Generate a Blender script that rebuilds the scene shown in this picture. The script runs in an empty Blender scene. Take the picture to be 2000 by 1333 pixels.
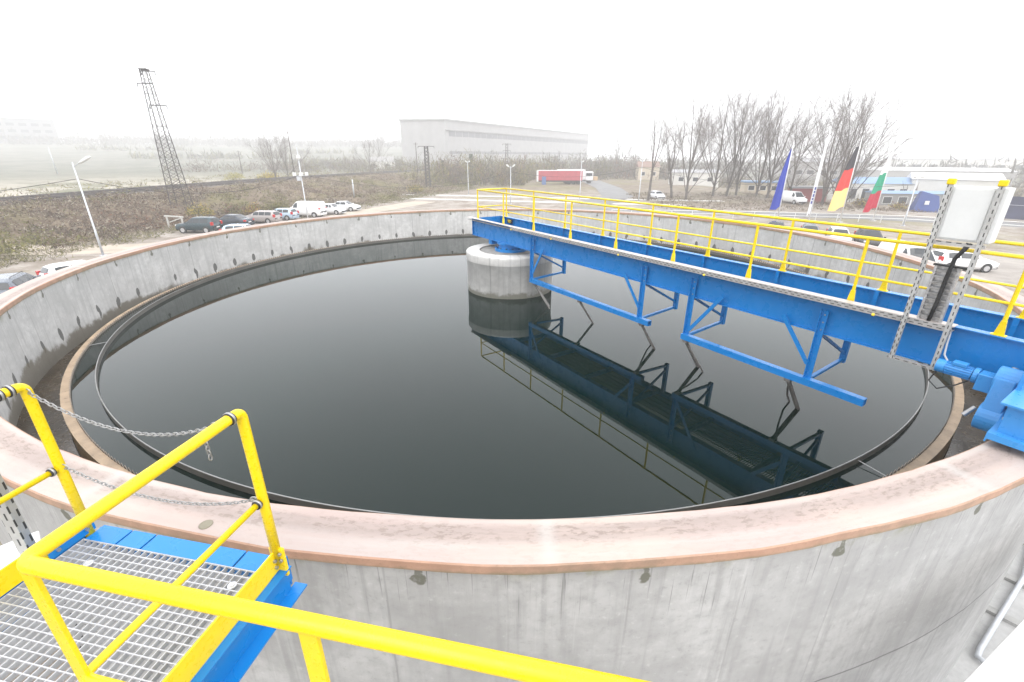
import bpy, math, random
from mathutils import Vector, Matrix
random.seed(7)
scene = bpy.context.scene
COL = scene.collection

# ------------------------------------------------------------------ camera
PITCH, ROLL = 0.386659, 0.002536
cam_d = bpy.data.cameras.new("camera"); cam = bpy.data.objects.new("camera", cam_d); COL.objects.link(cam)
cam_d.sensor_width = 36.0; cam_d.lens = 36.0 * 893.4 / 2000.0
cam_d.clip_start = 0.05; cam_d.clip_end = 6000
fw = Vector((0, math.cos(PITCH), -math.sin(PITCH))); up = Vector((0, math.sin(PITCH), math.cos(PITCH))); rt = Vector((1, 0, 0))
r2 = rt * math.cos(ROLL) + up * math.sin(ROLL); u2 = up * math.cos(ROLL) - rt * math.sin(ROLL)
cm = Matrix((r2, u2, -fw)).transposed().to_4x4(); cm.translation = (0, 0, 3.2215)
cam.matrix_world = cm
scene.camera = cam

# ------------------------------------------------------------------ world, sun, exposure
SUN_EL, SUN_ROT = math.radians(52), math.radians(200)
world = bpy.data.worlds.new("World"); scene.world = world; world.use_nodes = True
wn = world.node_tree.nodes; wl = world.node_tree.links; wn.clear()
wout = wn.new("ShaderNodeOutputWorld"); wbg = wn.new("ShaderNodeBackground"); wbg.inputs[1].default_value = 0.1
sky = wn.new("ShaderNodeTexSky"); sky.sky_type = 'NISHITA'; sky.sun_disc = False
sky.sun_elevation = SUN_EL; sky.sun_rotation = SUN_ROT; sky.dust_density = 4.0
hs = wn.new("ShaderNodeHueSaturation"); hs.inputs["Saturation"].default_value = 0.12; wl.new(sky.outputs[0], hs.inputs["Color"])
tc = wn.new("ShaderNodeTexCoord"); sx = wn.new("ShaderNodeSeparateXYZ"); wl.new(tc.outputs["Generated"], sx.inputs[0])
ramp = wn.new("ShaderNodeValToRGB"); wl.new(sx.outputs[2], ramp.inputs[0])      # cloud deck: a little brighter overhead
ramp.color_ramp.elements[0].position = 0.0; ramp.color_ramp.elements[0].color = (0.80, 0.815, 0.845, 1)
ramp.color_ramp.elements[1].position = 0.9; ramp.color_ramp.elements[1].color = (0.90, 0.905, 0.93, 1)
sc_ = wn.new("ShaderNodeMix"); sc_.data_type = 'RGBA'; sc_.blend_type = 'MULTIPLY'; sc_.inputs[0].default_value = 1.0
wl.new(ramp.outputs[0], sc_.inputs[6]); sc_.inputs[7].default_value = (11.0, 11.0, 11.0, 1)
mx = wn.new("ShaderNodeMix"); mx.data_type = 'RGBA'; mx.inputs[0].default_value = 0.10
wl.new(sc_.outputs[2], mx.inputs[6]); wl.new(hs.outputs[0], mx.inputs[7])
wl.new(mx.outputs[2], wbg.inputs[0]); wl.new(wbg.outputs[0], wout.inputs[0])
sun_d = bpy.data.lights.new("sun", 'SUN'); sun_d.energy = 0.6; sun_d.angle = math.radians(50); sun_d.color = (1, 0.97, 0.93)
sun = bpy.data.objects.new("sun", sun_d); COL.objects.link(sun)
sun.rotation_euler = (math.radians(90) - SUN_EL, 0, math.radians(20))
scene.view_settings.view_transform = 'Standard'; scene.view_settings.look = 'None'
scene.view_settings.exposure = 1.45; scene.view_settings.gamma = 1.0
scene.render.engine = 'CYCLES'
scene.cycles.use_denoising = True
scene.cycles.max_bounces = 8; scene.cycles.volume_bounces = 1

GZ = -4.8                      # yard level; the tank's coping is z = 0
TC = Vector((0.004, 16.911))   # tank centre
WZ = -1.457                    # water level

# ------------------------------------------------------------------ helpers
class MB:
    """collects shapes; build() links them as ONE mesh object"""
    def __init__(s): s.v = []; s.f = []; s.m = []; s.c = None; s.mi = 0
    def add(s, vs, fs):
        o = len(s.v); s.v += [tuple(p) for p in vs]
        s.f += [tuple(i + o for i in f) for f in fs]; s.m += [s.mi] * len(fs); return s
    def box(s, c, d, R=None):
        x, y, z = d[0] / 2, d[1] / 2, d[2] / 2
        vs = [Vector(p) for p in ((-x,-y,-z),(x,-y,-z),(x,y,-z),(-x,y,-z),(-x,-y,z),(x,-y,z),(x,y,z),(-x,y,z))]
        if R is not None: vs = [R @ p for p in vs]
        c = Vector(c)
        return s.add([p + c for p in vs], [(0,3,2,1),(4,5,6,7),(0,1,5,4),(1,2,6,5),(2,3,7,6),(3,0,4,7)])
    def b2(s, lo, hi): return s.box([(a + b) / 2 for a, b in zip(lo, hi)], [b - a for a, b in zip(lo, hi)])
    def bar(s, a, b, w, h=None, upv=(0, 0, 1)):
        a = Vector(a); b = Vector(b); d = b - a; L = d.length; x = d.normalized(); u = Vector(upv)
        if abs(x.dot(u)) > .99: u = Vector((0, 1, 0))
        y = u.cross(x).normalized(); z = x.cross(y)
        return s.box((a + b) / 2, (L, w, h or w), Matrix((x, y, z)).transposed())
    def tube(s, path, r, n=8, cap=True):
        path = [Vector(p) for p in path]; k = len(path); rs = r if isinstance(r, (list, tuple)) else [r] * k
        o = len(s.v); pu = None
        for i, p in enumerate(path):
            d = (path[min(i + 1, k - 1)] - path[max(i - 1, 0)]).normalized()
            if pu is None:
                pu = Vector((0, 0, 1)) if abs(d.z) < .9 else Vector((1, 0, 0))
            a = (pu - d * pu.dot(d)).normalized(); pu = a; b = d.cross(a)
            for j in range(n):
                t = 2 * math.pi * j / n; s.v.append(tuple(p + (a * math.cos(t) + b * math.sin(t)) * rs[i]))
        for i in range(k - 1):
            for j in range(n):
                q = (j + 1) % n; s.f.append((o + i*n + j, o + i*n + q, o + (i+1)*n + q, o + (i+1)*n + j)); s.m.append(s.mi)
        if cap:
            s.f.append(tuple(o + j for j in range(n))[::-1]); s.f.append(tuple(o + (k-1)*n + j for j in range(n))); s.m += [s.mi] * 2
        return s
    def lathe(s, prof, n=96, jit=None, closed=False, c=(0, 0)):
        o = len(s.v); k = len(prof)
        for i in range(n):
            t = 2 * math.pi * i / n
            for j, (r, z) in enumerate(prof):
                rr = r + (jit(i, j) if jit else 0); s.v.append((c[0] + rr * math.cos(t), c[1] + rr * math.sin(t), z))
        for i in range(n):
            q = (i + 1) % n
            for j in range(k if closed else k - 1):
                w = (j + 1) % k
                s.f.append((o + i*k + j, o + q*k + j, o + q*k + w, o + i*k + w)); s.m.append(s.mi)
        return s
    def prism(s, pts, z0, z1):
        k = len(pts); o = len(s.v)
        s.v += [(x, y, z0) for x, y in pts] + [(x, y, z1) for x, y in pts]
        s.f += [tuple(o + i for i in range(k))[::-1], tuple(o + k + i for i in range(k))]
        s.f += [(o + i, o + (i+1) % k, o + k + (i+1) % k, o + k + i) for i in range(k)]; s.m += [s.mi] * (k + 2); return s
    def poly(s, pts): o = len(s.v); s.v += [tuple(p) for p in pts]; s.f.append(tuple(range(o, o + len(pts)))); s.m.append(s.mi); return s
    def build(s, name, mat, parent=None, smooth=False, bevel=0):
        me = bpy.data.meshes.new(name); me.from_pydata(s.v, [], s.f)
        for m in (mat if isinstance(mat, (list, tuple)) else [mat]): me.materials.append(m)
        if any(s.m): me.polygons.foreach_set("material_index", s.m)
        if smooth: me.polygons.foreach_set("use_smooth", [True] * len(me.polygons))
        if s.c:
            a = me.color_attributes.new("tint", 'FLOAT_COLOR', 'POINT'); a.data.foreach_set("color", [x for c in s.c for x in c])
        me.update()
        o = bpy.data.objects.new(name, me); COL.objects.link(o)
        if parent: o.parent = parent
        if smooth == 'auto' or bevel:
            pass
        if bevel:
            bm = o.modifiers.new("bevel", 'BEVEL'); bm.width = bevel; bm.segments = 2; bm.limit_method = 'ANGLE'
        return o

def thing(name, label, cat, loc=(0, 0, 0), rz=0, group=None):
    o = bpy.data.objects.new(name, None); COL.objects.link(o); o.location = loc; o.rotation_euler = (0, 0, rz)
    o.empty_display_size = 0.3
    o["label"] = label; o["category"] = cat
    if group: o["group"] = group
    return o
def tag(o, label=None, cat=None, group=None, kind=None):
    for k, v in (("label", label), ("category", cat), ("group", group), ("kind", kind)):
        if v: o[k] = v
    return o
def copy_tree(o, parent=None):
    c = o.copy(); COL.objects.link(c)
    if parent: c.parent = parent
    for ch in [x for x in o.children]: copy_tree(ch, c)
    return c

# ------------------------------------------------------------------ materials
def nmat(name):
    m = bpy.data.materials.new(name); m.use_nodes = True; nt = m.node_tree
    return m, nt, nt.nodes["Principled BSDF"]
def node(nt, typ, ins=None, **kw):
    n = nt.nodes.new(typ)
    for k, v in kw.items(): setattr(n, k, v)
    for k, v in (ins or {}).items():
        if isinstance(v, bpy.types.NodeSocket): nt.links.new(v, n.inputs[k])
        else: n.inputs[k].default_value = v
    return n
def math_(nt, op, a, b=0.0, c=0.0):
    n = node(nt, "ShaderNodeMath", {0: a, 1: b, 2: c}, operation=op); return n.outputs[0]
def mixc(nt, f, a, b, mode='MIX'):
    n = node(nt, "ShaderNodeMix", {0: f, 6: a, 7: b}, data_type='RGBA', blend_type=mode); return n.outputs[2]
def mapr(nt, x, a, b, c=0.0, d=1.0):
    return node(nt, "ShaderNodeMapRange", {0: x, 1: a, 2: b, 3: c, 4: d}, interpolation_type='SMOOTHSTEP').outputs[0]
def noise(nt, vec, scale, detail=4, rough=.55):
    return node(nt, "ShaderNodeTexNoise", {"Vector": vec, "Scale": scale, "Detail": detail, "Roughness": rough}).outputs[0]
def obco(nt): return node(nt, "ShaderNodeTexCoord").outputs["Object"]
def bump(nt, bs, h, strength, dist):
    b = node(nt, "ShaderNodeBump", {"Height": h, "Strength": strength, "Distance": dist}); nt.links.new(b.outputs[0], bs.inputs["Normal"])

def simple(name, col, rough=.6, metal=0.0, var=.15, scale=6.0, spec=None, dirt=None):
    m, nt, bs = nmat(name); v = obco(nt)
    n1 = noise(nt, v, scale, 5); n2 = noise(nt, v, scale * 7, 3)
    f = mapr(nt, math_(nt, 'ADD', math_(nt, 'MULTIPLY', n1, .7), math_(nt, 'MULTIPLY', n2, .3)), .3, .7)
    lo = tuple(c * (1 - var) for c in col) + (1,); hi = tuple(min(1, c * (1 + var)) for c in col) + (1,)
    c = mixc(nt, f, lo, hi)
    if dirt: c = mixc(nt, mapr(nt, noise(nt, v, scale * 2.3, 6, .7), .56, .72, 0, dirt[1]), c, dirt[0] + (1,))
    nt.links.new(c, bs.inputs["Base Color"])
    nt.links.new(mapr(nt, n2, .3, .7, max(.02, rough - .08), min(1, rough + .08)), bs.inputs["Roughness"])
    bs.inputs["Metallic"].default_value = metal
    if spec is not None: bs.inputs["Specular IOR Level"].default_value = spec
    return m

def concrete(name, base, outer):
    """cast wall on cylinder coordinates: form-panel joints, streaks, tie-hole stains"""
    m, nt, bs = nmat(name); v = obco(nt); s = node(nt, "ShaderNodeSeparateXYZ", {0: v})
    x, y, z = s.outputs; arc = math_(nt, 'MULTIPLY', math_(nt, 'ARCTAN2', y, x), 13.6 if outer is not None else 1.6)
    P = 1.07
    vec = node(nt, "ShaderNodeCombineXYZ", {0: arc, 1: z}).outputs[0]
    svec = node(nt, "ShaderNodeCombineXYZ", {0: math_(nt, 'MULTIPLY', arc, 7.0), 1: math_(nt, 'MULTIPLY', z, .45)}).outputs[0]
    big = noise(nt, vec, .9, 6, .6); med = noise(nt, vec, 4.5, 6, .65); fine = noise(nt, vec, 30, 4); stk = noise(nt, svec, 1.0, 5, .6)
    stk2 = noise(nt, node(nt, "ShaderNodeCombineXYZ", {0: math_(nt, 'MULTIPLY', arc, 16.0), 1: math_(nt, 'MULTIPLY', z, .5), 2: 4.0}).outputs[0], 1.0, 4, .6)
    B = lambda k: tuple(c * k for c in base) + (1,)
    c = mixc(nt, mapr(nt, big, .32, .68), B(.80), B(1.12))
    c = mixc(nt, mapr(nt, med, .35, .7, 0, .55), c, B(.72))
    c = mixc(nt, mapr(nt, stk, .46, .72, 0, .6), c, B(.6)); c = mixc(nt, mapr(nt, stk2, .58, .75, 0, .35), c, B(1.25))
    c = mixc(nt, mapr(nt, fine, .62, .75, 0, .5), c, B(.6))
    pa = math_(nt, 'DIVIDE', arc, P)
    pid = node(nt, "ShaderNodeTexWhiteNoise", {"W": math_(nt, 'FLOOR', pa)}, noise_dimensions='1D').outputs[0]
    c = mixc(nt, mapr(nt, pid, 0, 1, 0, .28), c, B(.78))
    fr = math_(nt, 'SUBTRACT', math_(nt, 'FRACT', pa), .5)            # -.5 .. .5, joint at +-.5
    dj = math_(nt, 'SUBTRACT', .5, math_(nt, 'ABSOLUTE', fr))
    jn = mapr(nt, math_(nt, 'ADD', dj, math_(nt, 'MULTIPLY', math_(nt, 'SUBTRACT', med, .5), .02)), .004, .014, .75, 0)
    c = mixc(nt, math_(nt, 'MULTIPLY', jn, mapr(nt, noise(nt, svec, .5, 3), .35, .6, 0, .45 if outer else 1.0)), c, B(.38))
    if outer is not None:
        # damp runs below the coping
        top = mapr(nt, z, -.75, -.10)
        drip = mapr(nt, stk2, .60, .68); c = mixc(nt, math_(nt, 'MULTIPLY', math_(nt, 'MULTIPLY', top, drip), .85), c, B(.30))
        moss = mapr(nt, noise(nt, vec, 2.2, 5, .7), .5, .7); edge = mapr(nt, z, -.30, -.10)
        c = mixc(nt, math_(nt, 'MULTIPLY', math_(nt, 'MULTIPLY', edge, moss), .7), c, (.20, .20, .10, 1))
        # bulb-shaped wet patches on narrow runs under the coping
        w2 = math_(nt, 'MULTIPLY', math_(nt, 'SUBTRACT', math_(nt, 'FRACT', math_(nt, 'ADD', math_(nt, 'DIVIDE', arc, 1.9), math_(nt, 'MULTIPLY', big, .30))), .5), 1.9)
        wob = math_(nt, 'MULTIPLY', math_(nt, 'SUBTRACT', med, .5), .05); w3 = math_(nt, 'ABSOLUTE', math_(nt, 'ADD', w2, wob))
        dd = math_(nt, 'SQRT', math_(nt, 'ADD', math_(nt, 'POWER', w3, 2), math_(nt, 'POWER', math_(nt, 'MULTIPLY', math_(nt, 'ADD', z, .26), .8), 2)))
        bulb = mapr(nt, dd, .045, .062, .85, 0); neck = math_(nt, 'MULTIPLY', mapr(nt, w3, .022, .034, .75, 0), mapr(nt, z, -.27, -.25))
        c = mixc(nt, math_(nt, 'MAXIMUM', bulb, neck), c, (.10, .10, .07, 1))
        hl = noise(nt, node(nt, "ShaderNodeCombineXYZ", {0: math_(nt, 'MULTIPLY', arc, 46.0), 1: math_(nt, 'MULTIPLY', z, .6), 2: 9.0}).outputs[0], 1.0, 3, .5)
        c = mixc(nt, math_(nt, 'MULTIPLY', mapr(nt, hl, .62, .70, 0, .75), mapr(nt, math_(nt, 'ADD', z, math_(nt, 'MULTIPLY', math_(nt, 'SUBTRACT', big, .5), 1.6)), -.85, -.15)), c, B(.30))
        blot = noise(nt, vec, 9, 6, .75); c = mixc(nt, mapr(nt, blot, .55, .68, 0, .5), c, B(.66)); c = mixc(nt, mapr(nt, blot, .30, .42, .45, 0), c, B(1.3))
    if outer is False:
        # stains round the tie holes, at every panel joint
        jz = math_(nt, 'ADD', z, math_(nt, 'ADD', 1.40, math_(nt, 'MULTIPLY', math_(nt, 'SUBTRACT', pid, .5), .16)))
        sz = mapr(nt, pid, 0, 1, .7, 1.25); du = math_(nt, 'DIVIDE', math_(nt, 'MULTIPLY', dj, P), math_(nt, 'MULTIPLY', sz, .095)); dz = math_(nt, 'DIVIDE', jz, math_(nt, 'MULTIPLY', sz, .18))
        d = math_(nt, 'ADD', math_(nt, 'POWER', du, 2), math_(nt, 'POWER', dz, 2))
        d = math_(nt, 'ADD', d, math_(nt, 'MULTIPLY', math_(nt, 'SUBTRACT', med, .5), 1.9))
        c = mixc(nt, mapr(nt, d, .75, 1.1, .9, 0), c, (.085, .085, .08, 1))
        wet = mapr(nt, math_(nt, 'ADD', z, math_(nt, 'MULTIPLY', math_(nt, 'SUBTRACT', big, .5), 1.3)), -1.72, -1.52, .85, 0)
        c = mixc(nt, wet, c, (.12, .105, .075, 1))
    if outer is True:
        zz = math_(nt, 'ADD', math_(nt, 'ADD', z, 2.32), math_(nt, 'MULTIPLY', math_(nt, 'SUBTRACT', big, .5), .12))
        c = mixc(nt, mapr(nt, math_(nt, 'ABSOLUTE', zz), .006, .022, .8, 0), c, B(.32))
    if outer is None:
        tide = mapr(nt, math_(nt, 'ADD', z, math_(nt, 'MULTIPLY', math_(nt, 'SUBTRACT', noise(nt, v, 2.2, 5, .65), .5), .55)), -1.38, -1.22, .85, 0)
        c = mixc(nt, tide, c, (.16, .155, .12, 1))
    nt.links.new(c, bs.inputs["Base Color"]); bs.inputs["Roughness"].default_value = .85
    bump(nt, bs, math_(nt, 'ADD', math_(nt, 'MULTIPLY', med, .6), math_(nt, 'SUBTRACT', math_(nt, 'MULTIPLY', fine, .3), jn)), .16, .012)
    return m

def coping_mat(name, side):
    m, nt, bs = nmat(name); v = obco(nt); s = node(nt, "ShaderNodeSeparateXYZ", {0: v}); x, y, z = s.outputs
    r = math_(nt, 'SQRT', math_(nt, 'ADD', math_(nt, 'MULTIPLY', x, x), math_(nt, 'MULTIPLY', y, y)))
    arc = math_(nt, 'MULTIPLY', math_(nt, 'ARCTAN2', y, x), 13.7)
    vec = node(nt, "ShaderNodeCombineXYZ", {0: arc, 1: r, 2: z}).outputs[0]
    st = node(nt, "ShaderNodeCombineXYZ", {0: math_(nt, 'MULTIPLY', arc, .35), 1: math_(nt, 'MULTIPLY', r, 5)}).outputs[0]
    n1 = noise(nt, vec, .55, 3); n2 = noise(nt, vec, 5, 5, .65); n3 = noise(nt, vec, 38, 4); n4 = noise(nt, st, 1.2, 5, .6)
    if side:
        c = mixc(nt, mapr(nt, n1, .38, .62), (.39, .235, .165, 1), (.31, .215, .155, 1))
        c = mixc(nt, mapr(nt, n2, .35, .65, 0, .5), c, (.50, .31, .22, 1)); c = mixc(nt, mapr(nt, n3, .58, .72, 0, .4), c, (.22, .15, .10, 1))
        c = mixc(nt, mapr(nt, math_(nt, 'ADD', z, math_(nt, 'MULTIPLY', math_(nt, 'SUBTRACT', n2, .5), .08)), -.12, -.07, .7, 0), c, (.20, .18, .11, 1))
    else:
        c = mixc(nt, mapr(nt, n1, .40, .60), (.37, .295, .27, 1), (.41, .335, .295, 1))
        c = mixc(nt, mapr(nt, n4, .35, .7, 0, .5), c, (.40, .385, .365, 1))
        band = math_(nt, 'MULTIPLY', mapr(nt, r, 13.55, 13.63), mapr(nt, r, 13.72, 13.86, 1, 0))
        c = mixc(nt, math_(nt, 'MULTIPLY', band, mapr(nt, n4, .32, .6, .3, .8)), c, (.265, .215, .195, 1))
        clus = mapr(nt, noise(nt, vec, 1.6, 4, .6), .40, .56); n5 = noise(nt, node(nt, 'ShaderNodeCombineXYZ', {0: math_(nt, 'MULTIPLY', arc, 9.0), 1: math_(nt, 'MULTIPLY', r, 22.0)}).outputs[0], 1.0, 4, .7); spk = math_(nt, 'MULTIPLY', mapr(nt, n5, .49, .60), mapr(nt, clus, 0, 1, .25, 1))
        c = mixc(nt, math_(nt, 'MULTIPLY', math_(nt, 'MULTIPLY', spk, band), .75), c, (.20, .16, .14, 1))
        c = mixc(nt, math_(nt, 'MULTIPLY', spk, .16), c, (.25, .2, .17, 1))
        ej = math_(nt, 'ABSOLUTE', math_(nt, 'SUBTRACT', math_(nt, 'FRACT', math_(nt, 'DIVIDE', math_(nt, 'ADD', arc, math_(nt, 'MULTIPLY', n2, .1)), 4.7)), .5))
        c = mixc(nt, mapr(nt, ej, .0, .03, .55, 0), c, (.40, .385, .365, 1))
    nt.links.new(c, bs.inputs["Base Color"]); bs.inputs["Roughness"].default_value = .8
    bump(nt, bs, math_(nt, 'ADD', n2, math_(nt, 'MULTIPLY', n3, .5)), .4, .008)
    return m

def perf_mat(name, axis, pitch, base):
    """galvanised strip with rows of punched slots; axis 0 runs along x, 2 along z"""
    m, nt, bs = nmat(name); v = obco(nt); s = node(nt, "ShaderNodeSeparateXYZ", {0: v}); a = s.outputs[axis]
    b = s.outputs[2] if axis == 0 else math_(nt, 'ADD', s.outputs[0], s.outputs[1])
    row = math_(nt, 'DIVIDE', b, .038); sh = math_(nt, 'MULTIPLY', math_(nt, 'FLOOR', row), .5)
    fx = math_(nt, 'FRACT', math_(nt, 'ADD', math_(nt, 'DIVIDE', a, pitch), sh)); fy = math_(nt, 'FRACT', row)
    slot = math_(nt, 'MULTIPLY', math_(nt, 'MULTIPLY', mapr(nt, fx, .22, .25), mapr(nt, fx, .75, .78, 1, 0)), math_(nt, 'MULTIPLY', mapr(nt, fy, .3, .36), mapr(nt, fy, .62, .68, 1, 0)))
    n = noise(nt, v, 9, 5)
    c = mixc(nt, mapr(nt, n, .3, .7), tuple(x * .85 for x in base) + (1,), tuple(x * 1.1 for x in base) + (1,))
    c = mixc(nt, slot, c, (.03, .03, .03, 1)); nt.links.new(c, bs.inputs["Base Color"])
    nt.links.new(mapr(nt, slot, 0, 1, .55, 0), bs.inputs["Metallic"]); bs.inputs["Roughness"].default_value = .5
    return m

def water_mat():
    m, nt, bs = nmat("dark_water"); v = obco(nt)
    n = noise(nt, v, .12, 3)
    c = mixc(nt, mapr(nt, n, .4, .65), (.0006, .005, .0035, 1), (.001, .008, .006, 1))
    nt.links.new(c, bs.inputs["Base Color"]); bs.inputs["Roughness"].default_value = .015; bs.inputs["IOR"].default_value = 1.33; bs.inputs["Specular Tint"].default_value = (.86, .985, .985, 1)
    h = math_(nt, 'ADD', noise(nt, v, 3.0, 2), math_(nt, 'MULTIPLY', noise(nt, v, .6, 2), 1.5)); bump(nt, bs, h, .02, .01)
    return m

def tint_mat(name, rough=.9, var=.25, scale=3.0):
    m, nt, bs = nmat(name); a = node(nt, "ShaderNodeVertexColor", layer_name="tint").outputs[0]; v = obco(nt)
    f = mapr(nt, noise(nt, v, scale, 5), .3, .7, 1 - var, 1 + var)
    g = node(nt, "ShaderNodeCombineXYZ", {0: f, 1: f, 2: f}).outputs[0]
    nt.links.new(mixc(nt, 1.0, a, g, 'MULTIPLY'), bs.inputs["Base Color"]); bs.inputs["Roughness"].default_value = rough
    bs.inputs["Specular IOR Level"].default_value = .15
    return m

def ground_mat():
    m, nt, bs = nmat("ground_mix"); v = obco(nt)
    a = node(nt, "ShaderNodeVertexColor", layer_name="tint").outputs[0]; s = node(nt, "ShaderNodeSeparateColor", {0: a})
    n1 = noise(nt, v, .07, 5, .6); n2 = noise(nt, v, .45, 6, .65); n3 = noise(nt, v, 3.2, 5, .65)
    lot = mixc(nt, mapr(nt, n2, .35, .65), (.20, .17, .14, 1), (.33, .30, .27, 1)); lot = mixc(nt, mapr(nt, n3, .45, .7, 0, .5), lot, (.15, .125, .10, 1))
    lot = mixc(nt, mapr(nt, n1, .55, .68, 0, .6), lot, (.19, .18, .09, 1))
    scr = mixc(nt, mapr(nt, n2, .35, .65), (.095, .068, .046, 1), (.17, .135, .092, 1)); scr = mixc(nt, mapr(nt, n1, .45, .6, 0, .7), scr, (.14, .13, .05, 1))
    scr = mixc(nt, mapr(nt, n3, .5, .7, 0, .5), scr, (.21, .18, .14, 1))
    fld = mixc(nt, mapr(nt, n1, .42, .6), (.33, .30, .25, 1), (.15, .15, .10, 1)); fld = mixc(nt, mapr(nt, n2, .45, .68, 0, .6), fld, (.42, .39, .34, 1))
    c = mixc(nt, s.outputs[0], lot, scr); far = mixc(nt, mapr(nt, n1, .40, .62), (.095, .10, .075, 1), (.15, .145, .115, 1)); fld = mixc(nt, s.outputs[2], fld, far)
    c = mixc(nt, s.outputs[1], c, fld)
    nt.links.new(c, bs.inputs["Base Color"]); bs.inputs["Roughness"].default_value = .95; bs.inputs["Specular IOR Level"].default_value = .1
    bump(nt, bs, math_(nt, 'ADD', n2, math_(nt, 'MULTIPLY', n3, .4)), .6, .25)
    return m

M = {}
M['conc_out'] = concrete("cast_concrete_outer", (.41, .41, .405), True)
M['conc_in'] = concrete("cast_concrete_inner", (.53, .53, .52), False)
M['pier'] = concrete("pier_concrete", (.56, .55, .53), None)
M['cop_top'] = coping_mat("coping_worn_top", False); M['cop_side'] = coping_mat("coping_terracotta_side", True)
M['water'] = water_mat()
M['channel'] = simple("wet_channel", (.055, .042, .028), .22, var=.5, scale=1.2, dirt=((.12, .075, .03), .7))
M['weir'] = simple("weir_concrete", (.31, .225, .145), .55, var=.25, scale=3.5, dirt=((.10, .065, .035), .9))
M['weir_side'] = simple("weir_side_wet", (.17, .105, .045), .4, var=.4, scale=1.5)
M['baffle_rim'] = simple("bright_rim", (.22, .22, .215), .4, .4)
M['baffle'] = simple("grey_baffle_sheet", (.115, .108, .095), .45, .2, .2, 1.5, dirt=((.14, .11, .08), .5))
M['steel'] = simple("galvanised_steel", (.36, .36, .36), .4, .7, .15, 9)
M['chain'] = simple("zinc_chain", (.33, .33, .33), .35, .6, .2, 30)
M['grate'] = simple("galvanised_grating", (.46, .47, .49), .45, .25, .12, 12)
M['yellow'] = simple("yellow_enamel", (.78, .57, .002), .32, 0, .05, 5, dirt=((.55, .38, .02), .25))
M['blue'] = simple("blue_enamel", (.004, .172, .49), .30, 0, .05, .6, dirt=((.02, .10, .26), .12))
M['blue_motor'] = simple("blue_motor_paint", (.035, .235, .56), .34, 0, .05, 2)
M['black'] = simple("black_rubber", (.018, .018, .018), .6)
M['white'] = simple("white_paint", (.66, .66, .66), .45, 0, .04, 3)
M['cabinet'] = simple("pale_grey_cabinet", (.64, .65, .64), .4, 0, .03, 3)
M['perf_x'] = perf_mat("perforated_tray", 0, .11, (.45, .44, .43)); M['perf_z'] = perf_mat("perforated_strut", 2, .10, (.50, .50, .49))
M['wiper'] = simple("worn_wiper_steel", (.17, .16, .15), .5, .4, .25, 8)
M['rust'] = simple("weathered_lattice", (.060, .052, .05), .7, .3, .25, 5)
M['galv_pole'] = simple("galvanised_pole", (.50, .52, .55), .5, .35, .1, 4)
M['glass'] = simple("dark_glass", (.02, .025, .03), .06, 0, .1, 2)
M['tyre'] = simple("tyre_rubber", (.02, .02, .02), .8)
M['rim'] = simple("alloy_rim", (.55, .55, .56), .35, .6)
M['red_lens'] = simple("red_lens", (.45, .02, .02), .15); M['clear_lens'] = simple("clear_lens", (.75, .76, .78), .1)
M['ground'] = ground_mat()
M['tint'] = tint_mat("plant_tint"); M['bark'] = simple("grey_bark", (.105, .092, .080), .95, 0, .3, 3)
M['twig'] = simple("twig_bark", (.15, .13, .118), .95, 0, .25, 2)

# ------------------------------------------------------------------ ground
def lerp_tab(tab, y):
    if y <= tab[0][0]: return tab[0][1]
    for (a, xa), (b, xb) in zip(tab, tab[1:]):
        if y <= b: return xa + (xb - xa) * (y - a) / (b - a)
    return tab[-1][1]
FOOT = [(-200, -41), (36, -40.5), (44, -40.2), (55, -38.9), (64, -32), (78, -26.5), (98, -20.5), (121, -12), (165, -8), (240, 8), (300, 30)]
RAIL = [(-200, -66), (0, -62.5), (57, -61.5), (83, -58.3), (118, -52.4), (181, -32.4), (240, -9), (330, 32), (480, 110)]
def sst(a, b, x): t = min(1, max(0, (x - a) / (b - a))); return t * t * (3 - 2 * t)
def hz(x, y):
    r = math.hypot(x, y); xf = lerp_tab(FOOT, y); xr = lerp_tab(RAIL, y); crest = xr + 3.2
    z = GZ
    if x < xf:
        tt = min(1, (xf - x) / max(.5, xf - crest)); e = .22 * tt + .78 * sst(.42, 1, tt); z = GZ + 2.55 * (e if x > crest else 1)
        if x < xr - 4: z = GZ + 2.55 - .9 * sst(0, 9, xr - 4 - x)
        z += .35 * math.sin(x * .37 + y * .21) * math.sin(y * .33 - x * .11) * sst(0, 6, xf - x) * (1 - sst(2, 0, abs(x - xr) - 3))
    az = math.degrees(math.atan2(x, max(y, 1e-3))) if y > 0 else (90 if x > 0 else -90)
    z += 17 * sst(230, 720, r) * sst(6, -14, az)
    z -= 1.9 * sst(52, 72, x) * sst(66, 96, y)
    return z
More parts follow.
